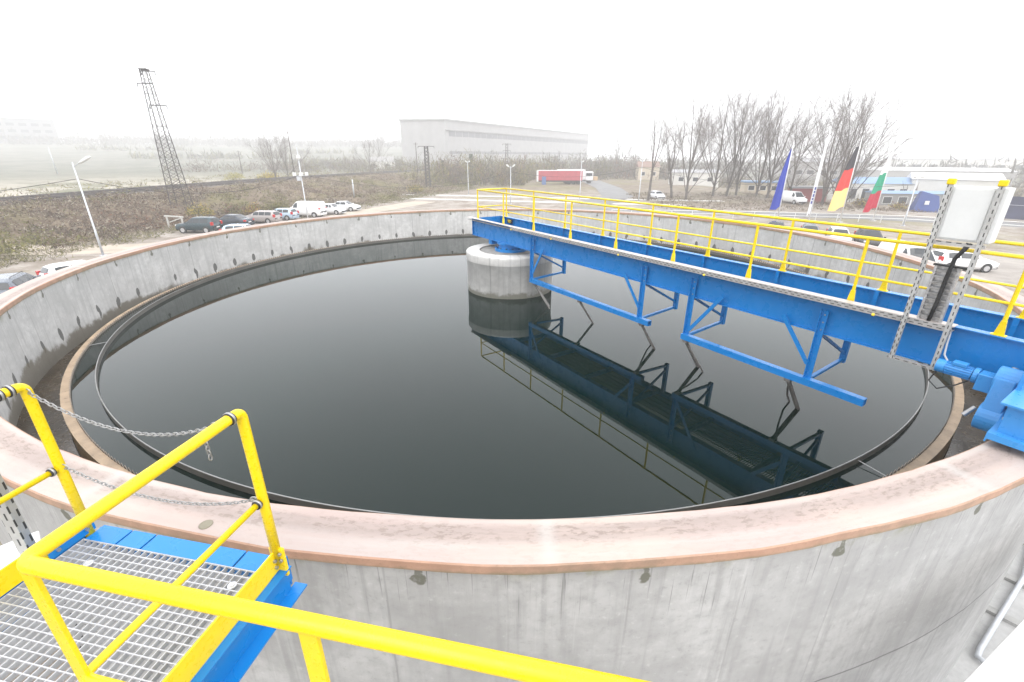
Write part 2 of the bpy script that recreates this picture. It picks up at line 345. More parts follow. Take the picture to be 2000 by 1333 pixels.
def make_ground():
    mb = MB(); mb.c = []; rs = [0.0] + [9 * (1.031 ** i) for i in range(152)]; n = 540
    def put(x, y):
        z = hz(x, y); xf = lerp_tab(FOOT, y); xr = lerp_tab(RAIL, y)
        scrub = sst(-1.0, 2.5, xf - x) if x > xr - 5 else 0; field = sst(4, 8, xr - x)
        if x > xf: scrub = max(scrub, .75 * sst(95, 130, y) * sst(40, 10, abs(x - 10) - 20))
        if x > 22 and y > 70: scrub = max(scrub, .55 * sst(76, 84, y) * sst(22, 27, x))
        if math.hypot(x, y) > 200 and x > xf: field = max(field, sst(200, 300, math.hypot(x, y)))
        mb.v.append((x, y, z)); mb.c.append((scrub, field, sst(110, 240, math.hypot(x, y)), 1))
    put(0, 0)
    for r in rs[1:]:
        for j in range(n):
            t = 2 * math.pi * j / n; put(r * math.sin(t), r * math.cos(t))
    for j in range(n): mb.f.append((0, 1 + (j + 1) % n, 1 + j)); mb.m.append(0)
    for i in range(len(rs) - 2):
        a = 1 + i * n; b = a + n
        for j in range(n): q = (j + 1) % n; mb.f.append((a + j, a + q, b + q, b + j)); mb.m.append(0)
    tag(mb.build("ground", M['ground'], smooth=True), kind='structure')
make_ground()

def ribbon(name, pts, w, z_off, mat, kind='structure', thick=None):
    mb = MB()
    for i, (x, y) in enumerate(pts):
        a = Vector(pts[max(0, i-1)]); b = Vector(pts[min(len(pts)-1, i+1)]); d = (b - a).normalized(); nrm = Vector((-d.y, d.x))
        for s in (-.5, .5):
            p = Vector((x, y)) + nrm * w * s; mb.v.append((p.x, p.y, hz(x, y) + z_off))
    for i in range(len(pts) - 1): mb.f.append((2*i, 2*i+2, 2*i+3, 2*i+1)); mb.m.append(0)
    o = mb.build(name, mat); tag(o, kind=kind); return o
def densify(pts, step):
    out = []
    for a, b in zip(pts, pts[1:]):
        k = max(1, int(math.dist(a, b) / step)); out += [(a[0] + (b[0]-a[0]) * i / k, a[1] + (b[1]-a[1]) * i / k) for i in range(k)]
    return out + [pts[-1]]
M['path'] = simple("pale_concrete_path", (.46, .45, .42), .9, 0, .15, .8); M['asphalt'] = simple("worn_asphalt", (.16, .16, .16), .9, 0, .2, .5)
M['gravel'] = simple("rail_ballast", (.10, .085, .078), .95, 0, .35, 4)
M['sand'] = simple("sandy_track", (.36, .31, .25), .95, 0, .2, .6)
for i, (pts, w, m) in enumerate((([(-24, 103), (-5, 99.5), (12, 95), (40, 90)], 2.4, 'path'), ([(-22, 94), (-6, 90), (10, 86), (30, 82)], 2.6, 'path'))):
    ribbon("path", densify(pts, 4), w, .03 + .01 * i, M[m])
ribbon("path", densify([(-45, 40), (-35, 42), (-30, 46), (-26, 58), (-22, 72), (-16, 88)], 3), 4.5, .012, M['sand'])
ribbon("road", densify([(14, 84), (22, 100), (25, 125), (26, 160), (20, 220)], 4), 6.5, .05, M['asphalt'])
ribbon("road", densify([(8, 76), (30, 72), (48, 67), (62, 60), (75, 50)], 3), 6.0, .02, M['asphalt'])
ribbon("path", densify([(18, 45), (28, 41), (36, 37), (44, 28), (46, 15)], 3), 13, .015, simple("pale_gravel_yard", (.27, .245, .22), .95, 0, .2, .7))

# ------------------------------------------------------------------ tank
tank = thing("settling_tank", "huge round open concrete settling tank with worn peach coping on its rim", "tank", (TC.x, TC.y, 0))
MB().lathe([(13.985, GZ - .3), (13.985, -.12)], 360).build("outer_wall", M['conc_out'], tank, True)
MB().lathe([(13.515, -.12), (13.515, -2.05)], 360).build("inner_wall", M['conc_in'], tank, True)
jr = [random.uniform(-1, 1) for _ in range(320)]
js = lambda i, j: (.010 * jr[i] + .012 * math.sin(i * .53) + .008 * math.sin(i * 1.31 + j))
jo = lambda i, j: (.006 * jr[(i * 7) % 320] + .014 * math.sin(i * .29 + 1) + .006 * math.sin(i * .9))
inner_r = [13.50 + .006 * jr[i] + .008 * math.sin(i * .53) for i in range(320)]
outer_r = [14.037 - .020 * (1 - abs(((i % 8) - 4) / 4) ** 2) + .004 * jr[(i * 7) % 320] + .014 * jr[i // 8] * ((i % 8) / 8) + .010 * math.sin(i * .29 + 1) for i in range(320)]
mb = MB(); k = 8
for i in range(320):
    t = 2 * math.pi * i / 320
    prof = [(inner_r[i], -.12), (inner_r[i] - .004, -.012), (inner_r[i] + .012, 0), (13.62, .002), (13.9, .002), (outer_r[i] - .012, 0), (outer_r[i], -.012), (outer_r[i] - .006, -.105 - .012 * abs(jr[(i * 3) % 320]))]
    mb.v += [(r * math.cos(t), r * math.sin(t), z) for r, z in prof]
for i in range(320):
    q = (i + 1) % 320
    for j in range(k):
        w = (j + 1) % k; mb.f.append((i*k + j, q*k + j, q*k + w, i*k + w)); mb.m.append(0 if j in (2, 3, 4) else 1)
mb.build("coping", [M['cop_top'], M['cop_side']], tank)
MB().lathe([(13.515, -1.98), (12.71, -1.98)], 240).build("channel_floor", M['channel'], tank, True)
mb = MB(); mb.lathe([(12.70, -1.98), (12.70, -1.43), (12.55, -1.43), (12.55, -1.9)], 240)
mb.m = [1 if i % 3 == 0 else 0 for i in range(len(mb.f))]; mb.build("weir_wall", [M['weir'], M['weir_side']], tank)
mb = MB(); nt_ = 660
for i in range(nt_):
    t0, t1, t2 = (2 * math.pi * (i + d) / nt_ for d in (0, .5, 1)); R = 12.535
    P = lambda t, z, r=R: (r * math.cos(t), r * math.sin(t), z)
    mb.poly([P(t0, -1.60), P(t2, -1.60), P(t2, -1.37), P(t1, -1.45), P(t0, -1.37)])
    mb.poly([P(t0, -1.37), P(t1, -1.45), P(t1, -1.45, R + .010), P(t0, -1.37, R + .010)]); mb.poly([P(t1, -1.45), P(t2, -1.37), P(t2, -1.37, R + .010), P(t1, -1.45, R + .010)])
mb.build("notched_weir_plate", simple("stained_weir_plate", (.20, .17, .14), .5, .3, .3, 6), tank)
mb = MB().lathe([(12.085, -1.72), (12.095, -1.341), (12.108, -1.338), (12.115, -1.343), (12.115, -1.72)], 300)
mb.m = [1 if i % 4 in (1, 2) else 0 for i in range(len(mb.f))]; mb.build("scum_baffle", [M['baffle'], M['baffle_rim']], tank, False)
for i in range(8):
    t = 2 * math.pi * (i + .62) / 8; MB().tube([(12.11 * math.cos(t), 12.11 * math.sin(t), -1.40), (12.55 * math.cos(t), 12.55 * math.sin(t), -1.43)], .008, 6).build("baffle_bracket", M['steel'], tank)
mb = MB().lathe([(0, .012), (.052, .012), (.060, .006), (.060, 0)], 20, c=(-2.87, -13.59)); mb.build("survey_cap", simple("dull_bronze", (.22, .20, .15), .5, .5), tank)
wat = MB().lathe([(0.0, 0), (4, 0), (8, 0), (12.55, 0)], 180); w_ob = wat.build("water", M['water'], None, True); w_ob.location = (TC.x, TC.y, WZ); tag(w_ob, kind='structure')
MB().lathe([(0, -2.3), (13.5, -2.3)], 60).build("tank_floor", M['channel'], tank)

pier = thing("center_pier", "round pale concrete pier standing in the dark water under the bridge end", "pier", (TC.x - .09, TC.y + .02, 0))
MB().lathe([(1.585, -2.2), (1.585, -.33), (1.60, -.32), (1.608, -.29), (1.612, -.08), (1.604, -.035), (1.585, -.015), (1.55, -.008), (1.12, -.005)], 90).build("shaft", M['pier'], pier, True)
mb = MB().lathe([(1.115, -.002), (1.115, -.05), (.0, -.05)], 60); mb.build("recessed_top", simple("damp_concrete", (.26, .25, .23), .7, 0, .25, 3), pier)

# ------------------------------------------------------------------ rotating bridge (local x outwards from the pier, y across, z up)
BR = math.atan2(-0.83572, 0.54915)
br = thing("rotating_bridge", "blue steel scraper bridge with yellow railings spanning from the pier to the rim", "bridge", (TC.x, TC.y, 0), BR)
SN, SF, ZT, ZB = -.39, .913, .915, .265
X0, X1 = -2.19, 14.35
def girder(sy, sgn):
    mb = MB(); mb.b2((X0, sy - .010, ZB + .016), (X1, sy + .010, ZT - .016))
    mb.b2((X0, sy - .075, ZT - .016), (X1, sy + .075, ZT)); mb.b2((X0, sy - .075, ZB), (X1, sy + .075, ZB + .016))
    g = mb.build("girder", M['blue'], br)
    for i in range(-2, 8):
        t = 1.80 + 1.84 * i
        if X0 < t < X1: MB().b2((t - .035, sy + sgn * .072 - .006 if sgn > 0 else sy - .078, ZB + .017), (t + .035, sy + sgn * .072 + .006 if sgn > 0 else sy - .066, ZT - .017)).build("stiffener", M['blue'], g)
    return g
girder(SN, 1); girder(SF, -1)
mb = MB(); mb.b2((X0 - .012, SN - .07, ZB), (X0, SF + .07, ZT - .003)); mb.build("end_plate", M['blue'], br)
for i in range(9):
    t = .0 + 1.84 * i - .9; MB().b2((t - .05, SN + .012, ZB + .02), (t + .05, SF - .012, ZB + .14)).build("cross_beam", M['blue'], br)
mb = MB()
n = int((14.2 - X0) / .055)
for i in range(n): t = X0 + .05 + i * .055; mb.b2((t, SN + .03, .415), (t + .022, SF - .03, .44))
for y in [SN + .03 + .2 * k for k in range(7)]: mb.b2((X0 + .03, y, .395), (14.2, y + .02, .4145))
mb.build("deck_grating", simple("green_grey_grating", (.09, .12, .13), .6, .2), br)
mb = MB(); mb.b2((-1.62, SF - .10, .70), (-1.30, SF - .06, .86)); sg = mb.build("hazard_plate", M['black'], br)
MB().b2((-1.58, SF - .108, .80), (-1.34, SF - .1005, .83)).build("yellow_stripe", M['yellow'], sg); MB().b2((-1.55, SF - .108, .74), (-1.37, SF - .1005, .77)).build("yellow_stripe", M['yellow'], sg)
# slewing ring on the pier
mb = MB().lathe([(.0, .262), (.52, .262), (.52, .20), (.44, .19), (.44, .06), (.60, .05), (.60, -.045), (0, -.045)], 40, c=(-.09, .0)); sl = mb.build("slewing_ring", M['blue'], br)
for i in range(14):
    a = 2 * math.pi * i / 14; MB().lathe([(0, .09), (.022, .09), (.022, .052)], 6, c=(-.09 + .53 * math.cos(a), .53 * math.sin(a))).build("bolt", M['black'], sl)
MB().b2((-.95, SN - .05, .10), (-.75, SN + .45, .262)).build("bearing_bracket", M['blue'], br)

# railings
def railing(sy, ends):
    mb = MB()
    root = MB().tube([(X0 + .36, sy, 1.99), (14.2, sy, 1.99)], .027, 10).build("guard_rail", M['yellow'], br, True)
    MB().tube([(X0 + .36, sy, 1.37), (14.2, sy, 1.37)], .020, 10).build("mid_rail", M['yellow'], root, True)
    for i in range(-2, 8):
        t = 1.851 + 1.84 * i
        if t > 14.3: t = 14.2
        p = MB(); p.tube([(t, sy, ZT + .2), (t, sy, 1.985)], .026, 10)
        p.add([(t-.055, sy-.014, ZT+.012), (t+.055, sy-.014, ZT+.012), (t+.055, sy+.014, ZT+.012), (t-.055, sy+.014, ZT+.012), (t-.027, sy-.026, ZT+.21), (t+.027, sy-.026, ZT+.21), (t+.027, sy+.026, ZT+.21), (t-.027, sy+.026, ZT+.21)], [(0,1,5,4),(1,2,6,5),(2,3,7,6),(3,0,4,7),(4,5,6,7)])
        p.b2((t - .08, sy - .045, ZT + .001), (t + .08, sy + .045, ZT + .012))
        p.build("post", M['yellow'], root)
    return root
railing(SN, 0); railing(SF, 0)
eg = MB().tube([(X0 + .36, SN, 1.99), (X0 + .36, SF, 1.99)], .027, 10).build("end_guard_rail", M['yellow'], br, True)
MB().tube([(X0 + .36, SN, 1.37), (X0 + .36, SF, 1.37)], .020, 10).build("mid_rail", M['yellow'], eg, True)
# cable tray
tr = MB().b2((-2.30, -.635, .945), (12.47, -.452, .957)).build("cable_tray", simple("pale_tray_cover", (.46, .42, .40), .45, .2, .08, 1.5), br)
MB().b2((.85, -.645, .862), (12.46, -.637, .950)).build("perforated_side", M['perf_x'], tr)
MB().b2((-2.28, -.632, .868), (12.46, -.47, .874)).build("tray_base", M['steel'], tr)
for t in (.9, 3.1, 5.9, 8.4, 11.5): MB().tube([(t, -.66, .85), (t, -.64, .88)], .022, 8).build("yellow_clip", M['yellow'], tr)
# hangers
for t, (dt, dz0, dz1) in zip((1.93, 6.67, 8.08, 10.76), ((.62, .46, -.45), (-.64, .38, -.37), (.74, .465, -.5), (-.67, .43, -.35))):
    h = MB(); h.b2((t - .055, -.475, -.70), (t + .055, -.462, .70)); h.b2((t - .055, -.535, -.70), (t - .042, -.4755, .70))
    hg = h.build("hanger", M['blue'], br)
    MB().b2((t - .05, SF - .06, -.64), (t + .05, SF + .03, ZB - .002)).build("rear_leg", M['blue'], hg)
    MB().bar((t, -.46, -.66), (t, SF - .062, -.58), .06).build("bottom_strut", M['blue'], hg)
    MB().bar((t, -.40, .24), (t, SF - .062, -.42), .05).build("diagonal_brace", M['blue'], hg)
    MB().bar((t + dt, -.50, dz0), (t + dt * .08, -.50, dz1), .022, .075).build("side_brace", M['blue'], hg)
    bo = MB()
    for z in (.62, .48, .34): bo.tube([(t + .01, -.462, z), (t + .01, -.488, z)], .014, 6)
    bo.build("bolt", M['steel'], hg)
for a, b in ((1.9, 7.02), (8.0, 11.72)):
    mb = MB(); y0, y1, z0, z1 = -.565, -.435, -.745, -.615
    w = .006; mb.b2((a, y0, z0), (b, y1, z0 + w)); mb.b2((a, y0, z1 - w), (b, y1, z1)); mb.b2((a, y0, z0 + w), (b, y0 + w, z1 - w)); mb.b2((a, y1 - w, z0 + w), (b, y1, z1 - w))
    mb.build("scraper_beam", M['blue'], br)
WIPERS = ((2.15, (2.62, -.26), 1), (4.40, (4.671, -.172), 0), (6.78, (7.002, -.167), -1), (8.12, (8.307, -.154), 1), (10.46, (10.623, -.165), -1))
for t, (ct, cs), lk in WIPERS:
    a = MB(); top_ = Vector((t, -.5, -.79)); con = Vector((ct, cs, WZ)); el = top_.lerp(con, .22)
    a.box((t, -.5, -.775), (.11, .13, .06)); a.bar(top_, el, .06); a.bar(el, con + (con - el) * .25, .075, .05)
    w = a.build("scum_wiper", M['wiper'], br)
    if lk:
        d = con - top_; off = Vector((.16 * lk, -.10 * lk, 0))
        MB().tube([top_ + d * .12, top_ + d * .35 + off * .7, top_ + d * .75 + off * 1.5, con + off * 1.5 + d * .15], .020, 6).build("link_rod", M['wiper'], w)
# drive
dm = MB(); dm.tube([(12.47, -.77, .40), (12.57, -.77, .40)], .095, 20); dm.tube([(12.57, -.77, .40), (12.86, -.77, .40)], .082, 20)
for i in range(16):
    a = 2 * math.pi * i / 16; dm.bar((12.58, -.77 + .087 * math.cos(a), .40 + .087 * math.sin(a)), (12.85, -.77 + .087 * math.cos(a), .40 + .087 * math.sin(a)), .008, .018, (0, math.cos(a), math.sin(a)))
dmo = dm.build("drive_motor", M['blue_motor'], br)
MB().box((12.71, -.77, .50), (.16, .13, .05)).build("terminal_box", M['blue_motor'], dmo, bevel=.008)
gb = MB(); gb.tube([(12.87, -.77, .40), (12.93, -.77, .40)], .11, 20); gb.box((13.02, -.80, .36), (.17, .22, .24)); gb.tube([(13.10, -.80, .38), (13.2, -.82, .38)], .085, 18)
gbo = gb.build("gearbox", M['blue_motor'], br, bevel=.012)
Rg = Matrix.Rotation(math.radians(-14), 3, 'X')
wg = MB(); wg.box((13.22, -.97, .20), (.20, .36, .62), Rg); wg.tube([(13.10, -.86, .46), (13.34, -.86, .46)], .19, 24); wg.tube([(13.10, -1.05, -.02), (13.34, -1.05, -.02)], .19, 24)
wgo = wg.build("worm_drive_case", M['blue_motor'], br, bevel=.015)
MB().tube([(13.05, -1.02, .05), (12.98, -1.10, -.08)], .03, 12).build("oil_drain", M['steel'], wgo); MB().tube([(13.22, -.78, .58), (13.22, -.76, .64)], .035, 12).build("vent_plug", M['steel'], wgo)
ca = MB(); ca.b2((13.36, -2.02, .10), (13.86, 2.5, .18)); ca.b2((13.42, -1.90, .181), (13.80, 2.4, .56)); ca.b2((13.36, -2.02, .06), (13.375, 2.5, .0995)); ca.b2((13.36, -2.02, .5605), (13.86, 2.5, .585))
cao = ca.build("end_carriage", M['blue_motor'], br)
for y in (-1.6, 2.1): MB().tube([(13.52, y, .10), (13.70, y, .10)], .098, 24).build("wheel", M['black'], cao)
bo = MB()
for y in (-1.75, -1.5, -1.25): bo.tube([(13.42, y, .3), (13.40, y, .3)], .02, 6); bo.tube([(13.42, y, .48), (13.40, y, .48)], .02, 6)
bo.build("bolt", M['steel'], cao)
MB().b2((13.37, -1.45, .05), (13.41, -.62, .9)).build("drive_mount", M['blue_motor'], br)
MB().tube([(12.45, -.60, .86), (12.47, -.66, .7), (12.50, -.72, .55), (12.56, -.75, .49)], .012, 8).build("motor_cable", simple("grey_cable", (.35, .36, .38), .5), br)
MB().tube([(12.50, -.8, .34), (12.46, -.84, .16), (12.58, -.86, .08), (12.75, -.82, .2), (12.85, -.78, .30)], .010, 8).build("loop_cable", M['black'], br)

# ------------------------------------------------------------------ electrical cabinet bolted on the bridge
cb = thing("electrical_cabinet", "pale grey switch cabinet on perforated struts with yellow caps at the bridge railing", "cabinet", (TC.x, TC.y, 0), BR)
for t in (11.91, 12.42):
    s_ = MB(); s_.b2((t - .03, -.70, .27), (t + .03, -.692, 2.86)); s_.b2((t - .03, -.6915, .27), (t - .024, -.655, 2.86)); s_.b2((t + .024, -.6915, .27), (t + .03, -.655, 2.86))
    so = s_.build("strut", M['perf_z'], cb); MB().b2((t - .045, -.715, 2.861), (t + .045, -.64, 2.94)).build("yellow_cap", M['yellow'], so, bevel=.012)
bx = MB().b2((11.86, -.650, 2.135), (12.50, -.40, 2.84)).build("box", M['cabinet'], cb, bevel=.012)
MB().b2((11.965, -.662, 2.16), (12.365, -.652, 2.815)).build("door", M['cabinet'], bx, bevel=.004)
MB().b2((11.86, -.690, 2.075), (12.48, -.655, 2.112)).build("cross_rail", M['perf_x'], cb); MB().b2((11.86, -.69, .27), (12.47, -.655, .31)).build("cross_rail", M['perf_x'], cb)
ld = MB(); ld.b2((12.02, -.60, .96), (12.05, -.54, 1.76)); ld.b2((12.28, -.60, .96), (12.31, -.54, 1.76)); ld.b2((12.02, -.54, .96), (12.31, -.532, 1.76))
ldo = ld.build("cable_riser", simple("crinkled_zinc", (.52, .52, .53), .35, .7, .3, 22), cb)
for i in range(9): MB().b2((12.051, -.60, 1.0 + i * .085), (12.279, -.585, 1.03 + i * .085)).build("rung", M['steel'], ldo)
MB().b2((12.0, -.61, 1.762), (12.40, -.53, 1.785)).build("riser_cap", M['black'], ldo)
MB().tube([(12.30, -.66, 2.12), (12.28, -.67, 2.03), (12.22, -.66, 1.90), (12.20, -.64, 1.6), (12.19, -.63, 1.2), (12.17, -.62, .96)], .026, 10).build("black_cable", M['black'], cb, True)
MB().tube([(12.33, -.66, 2.12), (12.30, -.675, 2.03), (12.235, -.67, 1.9)], .014, 8).build("black_cable", M['black'], cb, True)

# ------------------------------------------------------------------ access platform in the foreground (local x across, y towards the tank)
PZ = .89; PR = math.atan2(-.196, .98)
pf = thing("access_platform", "access platform with galvanised grating, yellow guard rails and blue beams in the foreground", "platform", (-1.402, 2.05, PZ), PR)
YE, W = -3.4, 1.424
def grating(x0, x1, y0, y1):
    g = MB(); px, py = .049, .046
    for i in range(int((x1 - x0) / px) + 1): g.b2((x0 + i * px - .0022, y0, -.032), (x0 + i * px + .0022, y1, -.0005))
    for i in range(int((y1 - y0) / py) + 1): g.b2((x0, y1 - i * py - .0028, -.012), (x1, y1 - i * py + .0028, 0))
    return g
g = grating(-W + .01, -.012, YE, -.05).build("grating", M['grate'], pf); grating(.03, 3.0, YE, -1.0).build("grating", M['grate'], pf)
for x, y in ((-1.18, -.20), (-.20, -.16)): MB().lathe([(0, .004), (.012, .008), (.014, .003), (.026, .003), (.026, .0)], 20, c=(x, y)).build("clip_disc", M['grate'], g)
bp = MB()
for a, b in ((-1.40, -1.17), (-1.155, -.98), (-.965, -.30), (-.285, -.01)): bp.b2((a, -.047, -.008), (b, .075, 0.002))
bp.b2((-1.42, .055, -.20), (-.005, .066, -.0085)); bp.build("end_plate", M['blue'], pf)
def chan(x, sg, y0, y1):
    c = MB(); c.b2((x, y0, -.20), (x + sg * .009, y1, -.004) if sg > 0 else (x, y1, -.004)) if sg > 0 else c.b2((x - .009, y0, -.20), (x, y1, -.004))
    a, b = (x, x + .085) if sg > 0 else (x - .085, x)
    c.b2((a, y0, -.212), (b, y1 + .05, -.2005)); c.b2((a, y0, -.0035), (a + .05, y1, .004) if sg > 0 else (b, y1, .004)); return c
chan(.004, 1, -.967, .03).build("side_beam", M['blue'], pf); chan(-W - .004, -1, YE, .03).build("side_beam", M['blue'], pf)
MB().b2((.03, -.985, -.20), (3.0, -.976, -.004)).build("side_beam", M['blue'], pf)
lb = MB().b2((-W + .012, -.24, .02), (-W + .022, .03, .15)).build("corner_bracket", M['blue'], pf)
for y, z in ((-.19, .055), (-.19, .115), (-.02, .055), (-.02, .115)): MB().tube([(-W + .022, y, z), (-W + .034, y, z)], .012, 6).build("bolt", M['steel'], lb)
rb_ = MB().b2((-.010, -.07, -.16), (.002, .07, .03)).build("corner_bracket", M['blue'], pf)
mb = MB(); mb.b2((-.006, -.955, .01), (.004, .012, .155)); tb = mb.build("toe_board", M['yellow'], pf)
for y, z in ((-.035, .05), (-.035, .10)): MB().tube([(.004, y, z), (.018, y, z)], .011, 6).build("bolt", M['steel'], tb)
MB().b2((-W - .002, YE, .01), (-W + .008, -.235, .155)).build("toe_board", M['yellow'], pf)
MB().b2((.01, -.972, .01), (3.0, -.962, .155)).build("toe_board", M['yellow'], pf)
def rail_path(pts, r): return MB().tube(pts, r, 14)
H1, H2 = 1.10, .53
rail_path([(0, 0, H1), (0, -.967, H1), (3.0, -.967, H1)], .027)
def corner(a, b, c, rr, n=6):
    a, b, c = Vector(a), Vector(b), Vector(c); d1 = (a - b).normalized(); d2 = (c - b).normalized()
    p, q = b + d1 * rr, b + d2 * rr
    return [p.lerp(b, t).lerp(b.lerp(q, t), t) for t in [i / n for i in range(n + 1)]]
top = [Vector((0, 0, .06))] + [Vector((0, 0, .5))] + corner((0, 0, 0), (0, 0, H1), (0, -1, H1), .045) + corner((0, 0, H1), (0, -.967, H1), (3, -.967, H1), .05) + [Vector((3.0, -.967, H1))]
MB().tube(top, .0275, 16).build("top_rail", M['yellow'], pf, True)
mid = [Vector((0, -.005, H2))] + corner((0, 0, H2), (0, -.967, H2), (3, -.967, H2), .04) + [Vector((3.0, -.967, H2))]
MB().tube(mid, .0175, 14).build("mid_rail", M['yellow'], pf, True)
topl = [Vector((-W, 0, -.05)), Vector((-W, 0, .5))] + corner((-W, 0, 0), (-W, 0, H1), (-W, -1, H1), .045) + [Vector((-W, YE, H1))]
MB().tube(topl, .0275, 16).build("top_rail", M['yellow'], pf, True)
MB().tube([(-W, -.005, H2), (-W, YE, H2)], .0175, 14).build("mid_rail", M['yellow'], pf, True)
for x, y in ((0, -.962), (1.03, -.967), (2.4, -.967), (-W, -1.6), (-W, -3.0)):
    p = MB(); p.b2((x - .03, y - .008, -.1), (x + .03, y + .008, H1 - .02)); p.build("post", M['yellow'], pf, bevel=.003)
sh = MB(); sh.b2((-.04, -.01, -.04), (.05, .012, .17)); so = sh.build("post_shoe", M['yellow'], pf, bevel=.004)
for z in (.09, .14): MB().tube([(.035, -.012, z), (.035, -.024, z)], .011, 6).build("bolt", M['steel'], so)
def clamp(x, y, z, ax):
    c = MB(); d = Vector(ax) * .012; p = Vector((x, y, z)); c.tube([p - d, p + d], .034 if z > .8 else .026, 16); o = c.build("rubber_clamp", M['black'], pf, True)
    MB().tube([p - d * .45, p + d * .45], .037 if z > .8 else .029, 16).build("steel_band", M['steel'], o, True)
for q in ((0, -.075, H1), (0, -.045, H2), (-W, -.07, H1), (-W, -.12, H1), (-W, -.05, H2)): clamp(*q, (0, 1, 0))

def chain(a, b, sag, label, tail=False):
    a, b = Vector(a), Vector(b); root = thing("safety_chain", label, "chain", (-1.402, 2.05, PZ), PR, "safety chains across the platform end")
    L = 0.026; N = 200
    pts = [a.lerp(b, i / N) - Vector((0, 0, sag * 4 * (i / N) * (1 - i / N))) for i in range(N + 1)]
    mb = MB(); acc = 0; prev = pts[0]; k = 0
    def link(c, d, k, s=1.0):
        d = d.normalized(); side = d.cross(Vector((0, 0, 1))).normalized(); nrm = side if k % 2 else side.cross(d)
        ring = []
        for i in range(10):
            t = 2 * math.pi * i / 10; ring.append(c + d * math.cos(t) * .0185 * s + nrm * math.sin(t) * .0095 * s)
        ring.append(ring[0]); ring.append(ring[1]); mb.tube(ring, .0032 * s, 5, False)
    for p in pts[1:]:
        acc += (p - prev).length
        if acc >= L: link(p, p - prev, k); k += 1; acc = 0
        prev = p
    if tail:
        for i in range(6): link(b + Vector((-.06, -.03, -.05 - i * .026)), Vector((.02, 0, -1)), i)
    mb.build("links", M['chain'], root, True)
    for c in (a, b):
        r = MB(); r.tube([c + Vector((.03 * math.cos(t) , 0, .017 * math.sin(t))) for t in [2 * math.pi * i / 14 for i in range(15)]], .004, 6, False); r.build("end_ring", M['steel'], root, True)
chain((-W + .02, -.01, H1 - .03), (-.06, -.10, H1 - .03), .15, "upper galvanised safety chain hanging between the yellow post tops", True)
chain((-W + .03, 0, H2 + .01), (-.03, -.02, H2 + .01), .13, "lower galvanised safety chain hanging across the platform end", False)

# white cabinet and strut left of the platform
wc = thing("switch_box", "white box with a perforated strut clamped beside the left platform rail", "box", (-3.05, 2.25, .2))
RW = Matrix.Rotation(math.radians(-43), 3, 'Z'); MB().box((-.27, -.20, .28), (.5, .6, .56), RW).build("body", M['white'], wc, bevel=.02)
MB().box((-.27, -.20, .575), (.52, .62, .026), RW).build("lid", M['white'], wc, bevel=.006)
st = MB(); st.b2((-.02, -.11, -.4), (.05, -.10, 1.75)); st.b2((-.02, -.0995, -.4), (-.014, -.06, 1.75)); st.b2((.044, -.0995, -.4), (.05, -.06, 1.75)); st.build("strut", M['perf_z'], wc)

# ------------------------------------------------------------------ things on the paving right of the tank
slab_root = thing("slab", "white flat surface on added posts beside the tank wall in the bottom right corner", "slab", (4.48, 2.85, GZ), math.radians(27.4))  # white surface of unknown kind, built open below so light reaches the wall
MB().b2((-1.25, -1.35, 3.72), (2.6, 0, 3.80)).build("top_sheet", M['white'], slab_root, bevel=.012)
for x in (-1.1, 2.45):
    for y in (-1.2, -.15): MB().b2((x - .04, y - .04, 0), (x + .04, y + .04, 3.718)).build("post", M['galv_pole'], slab_root)  # added posts in place of side walls, which darkened the tank
ribbon("pavement", [(6.5, -2), (11, 8), (15, 14)], 9, .03, simple("grey_pavers", (.36, .36, .355), .85, 0, .15, 2))
pp = thing("drain_pipe", "thin grey pipe running along the foot of the tank wall at right", "pipe", (9.2, 6.2, GZ))
MB().tube([(-1.0, -1.25, .12), (-1.22, -1.12, .12), (-1.25, -1.0, .12), (-1.1, -.88, .12), (1.2, .6, .12), (2.8, 1.9, .12), (4.2, 4.0, .12)], .045, 10).build("pipe_run", M['galv_pole'], pp, True)
for a, b in ((-.6, -.1), (.35, .75), (1.4, 1.9)): MB().box((a + .55, b - .1, .05), (.7, .16, .1), Matrix.Rotation(math.radians(-50), 3, 'Z')).build("support_block", simple("block_concrete", (.30, .30, .29), .9), pp)

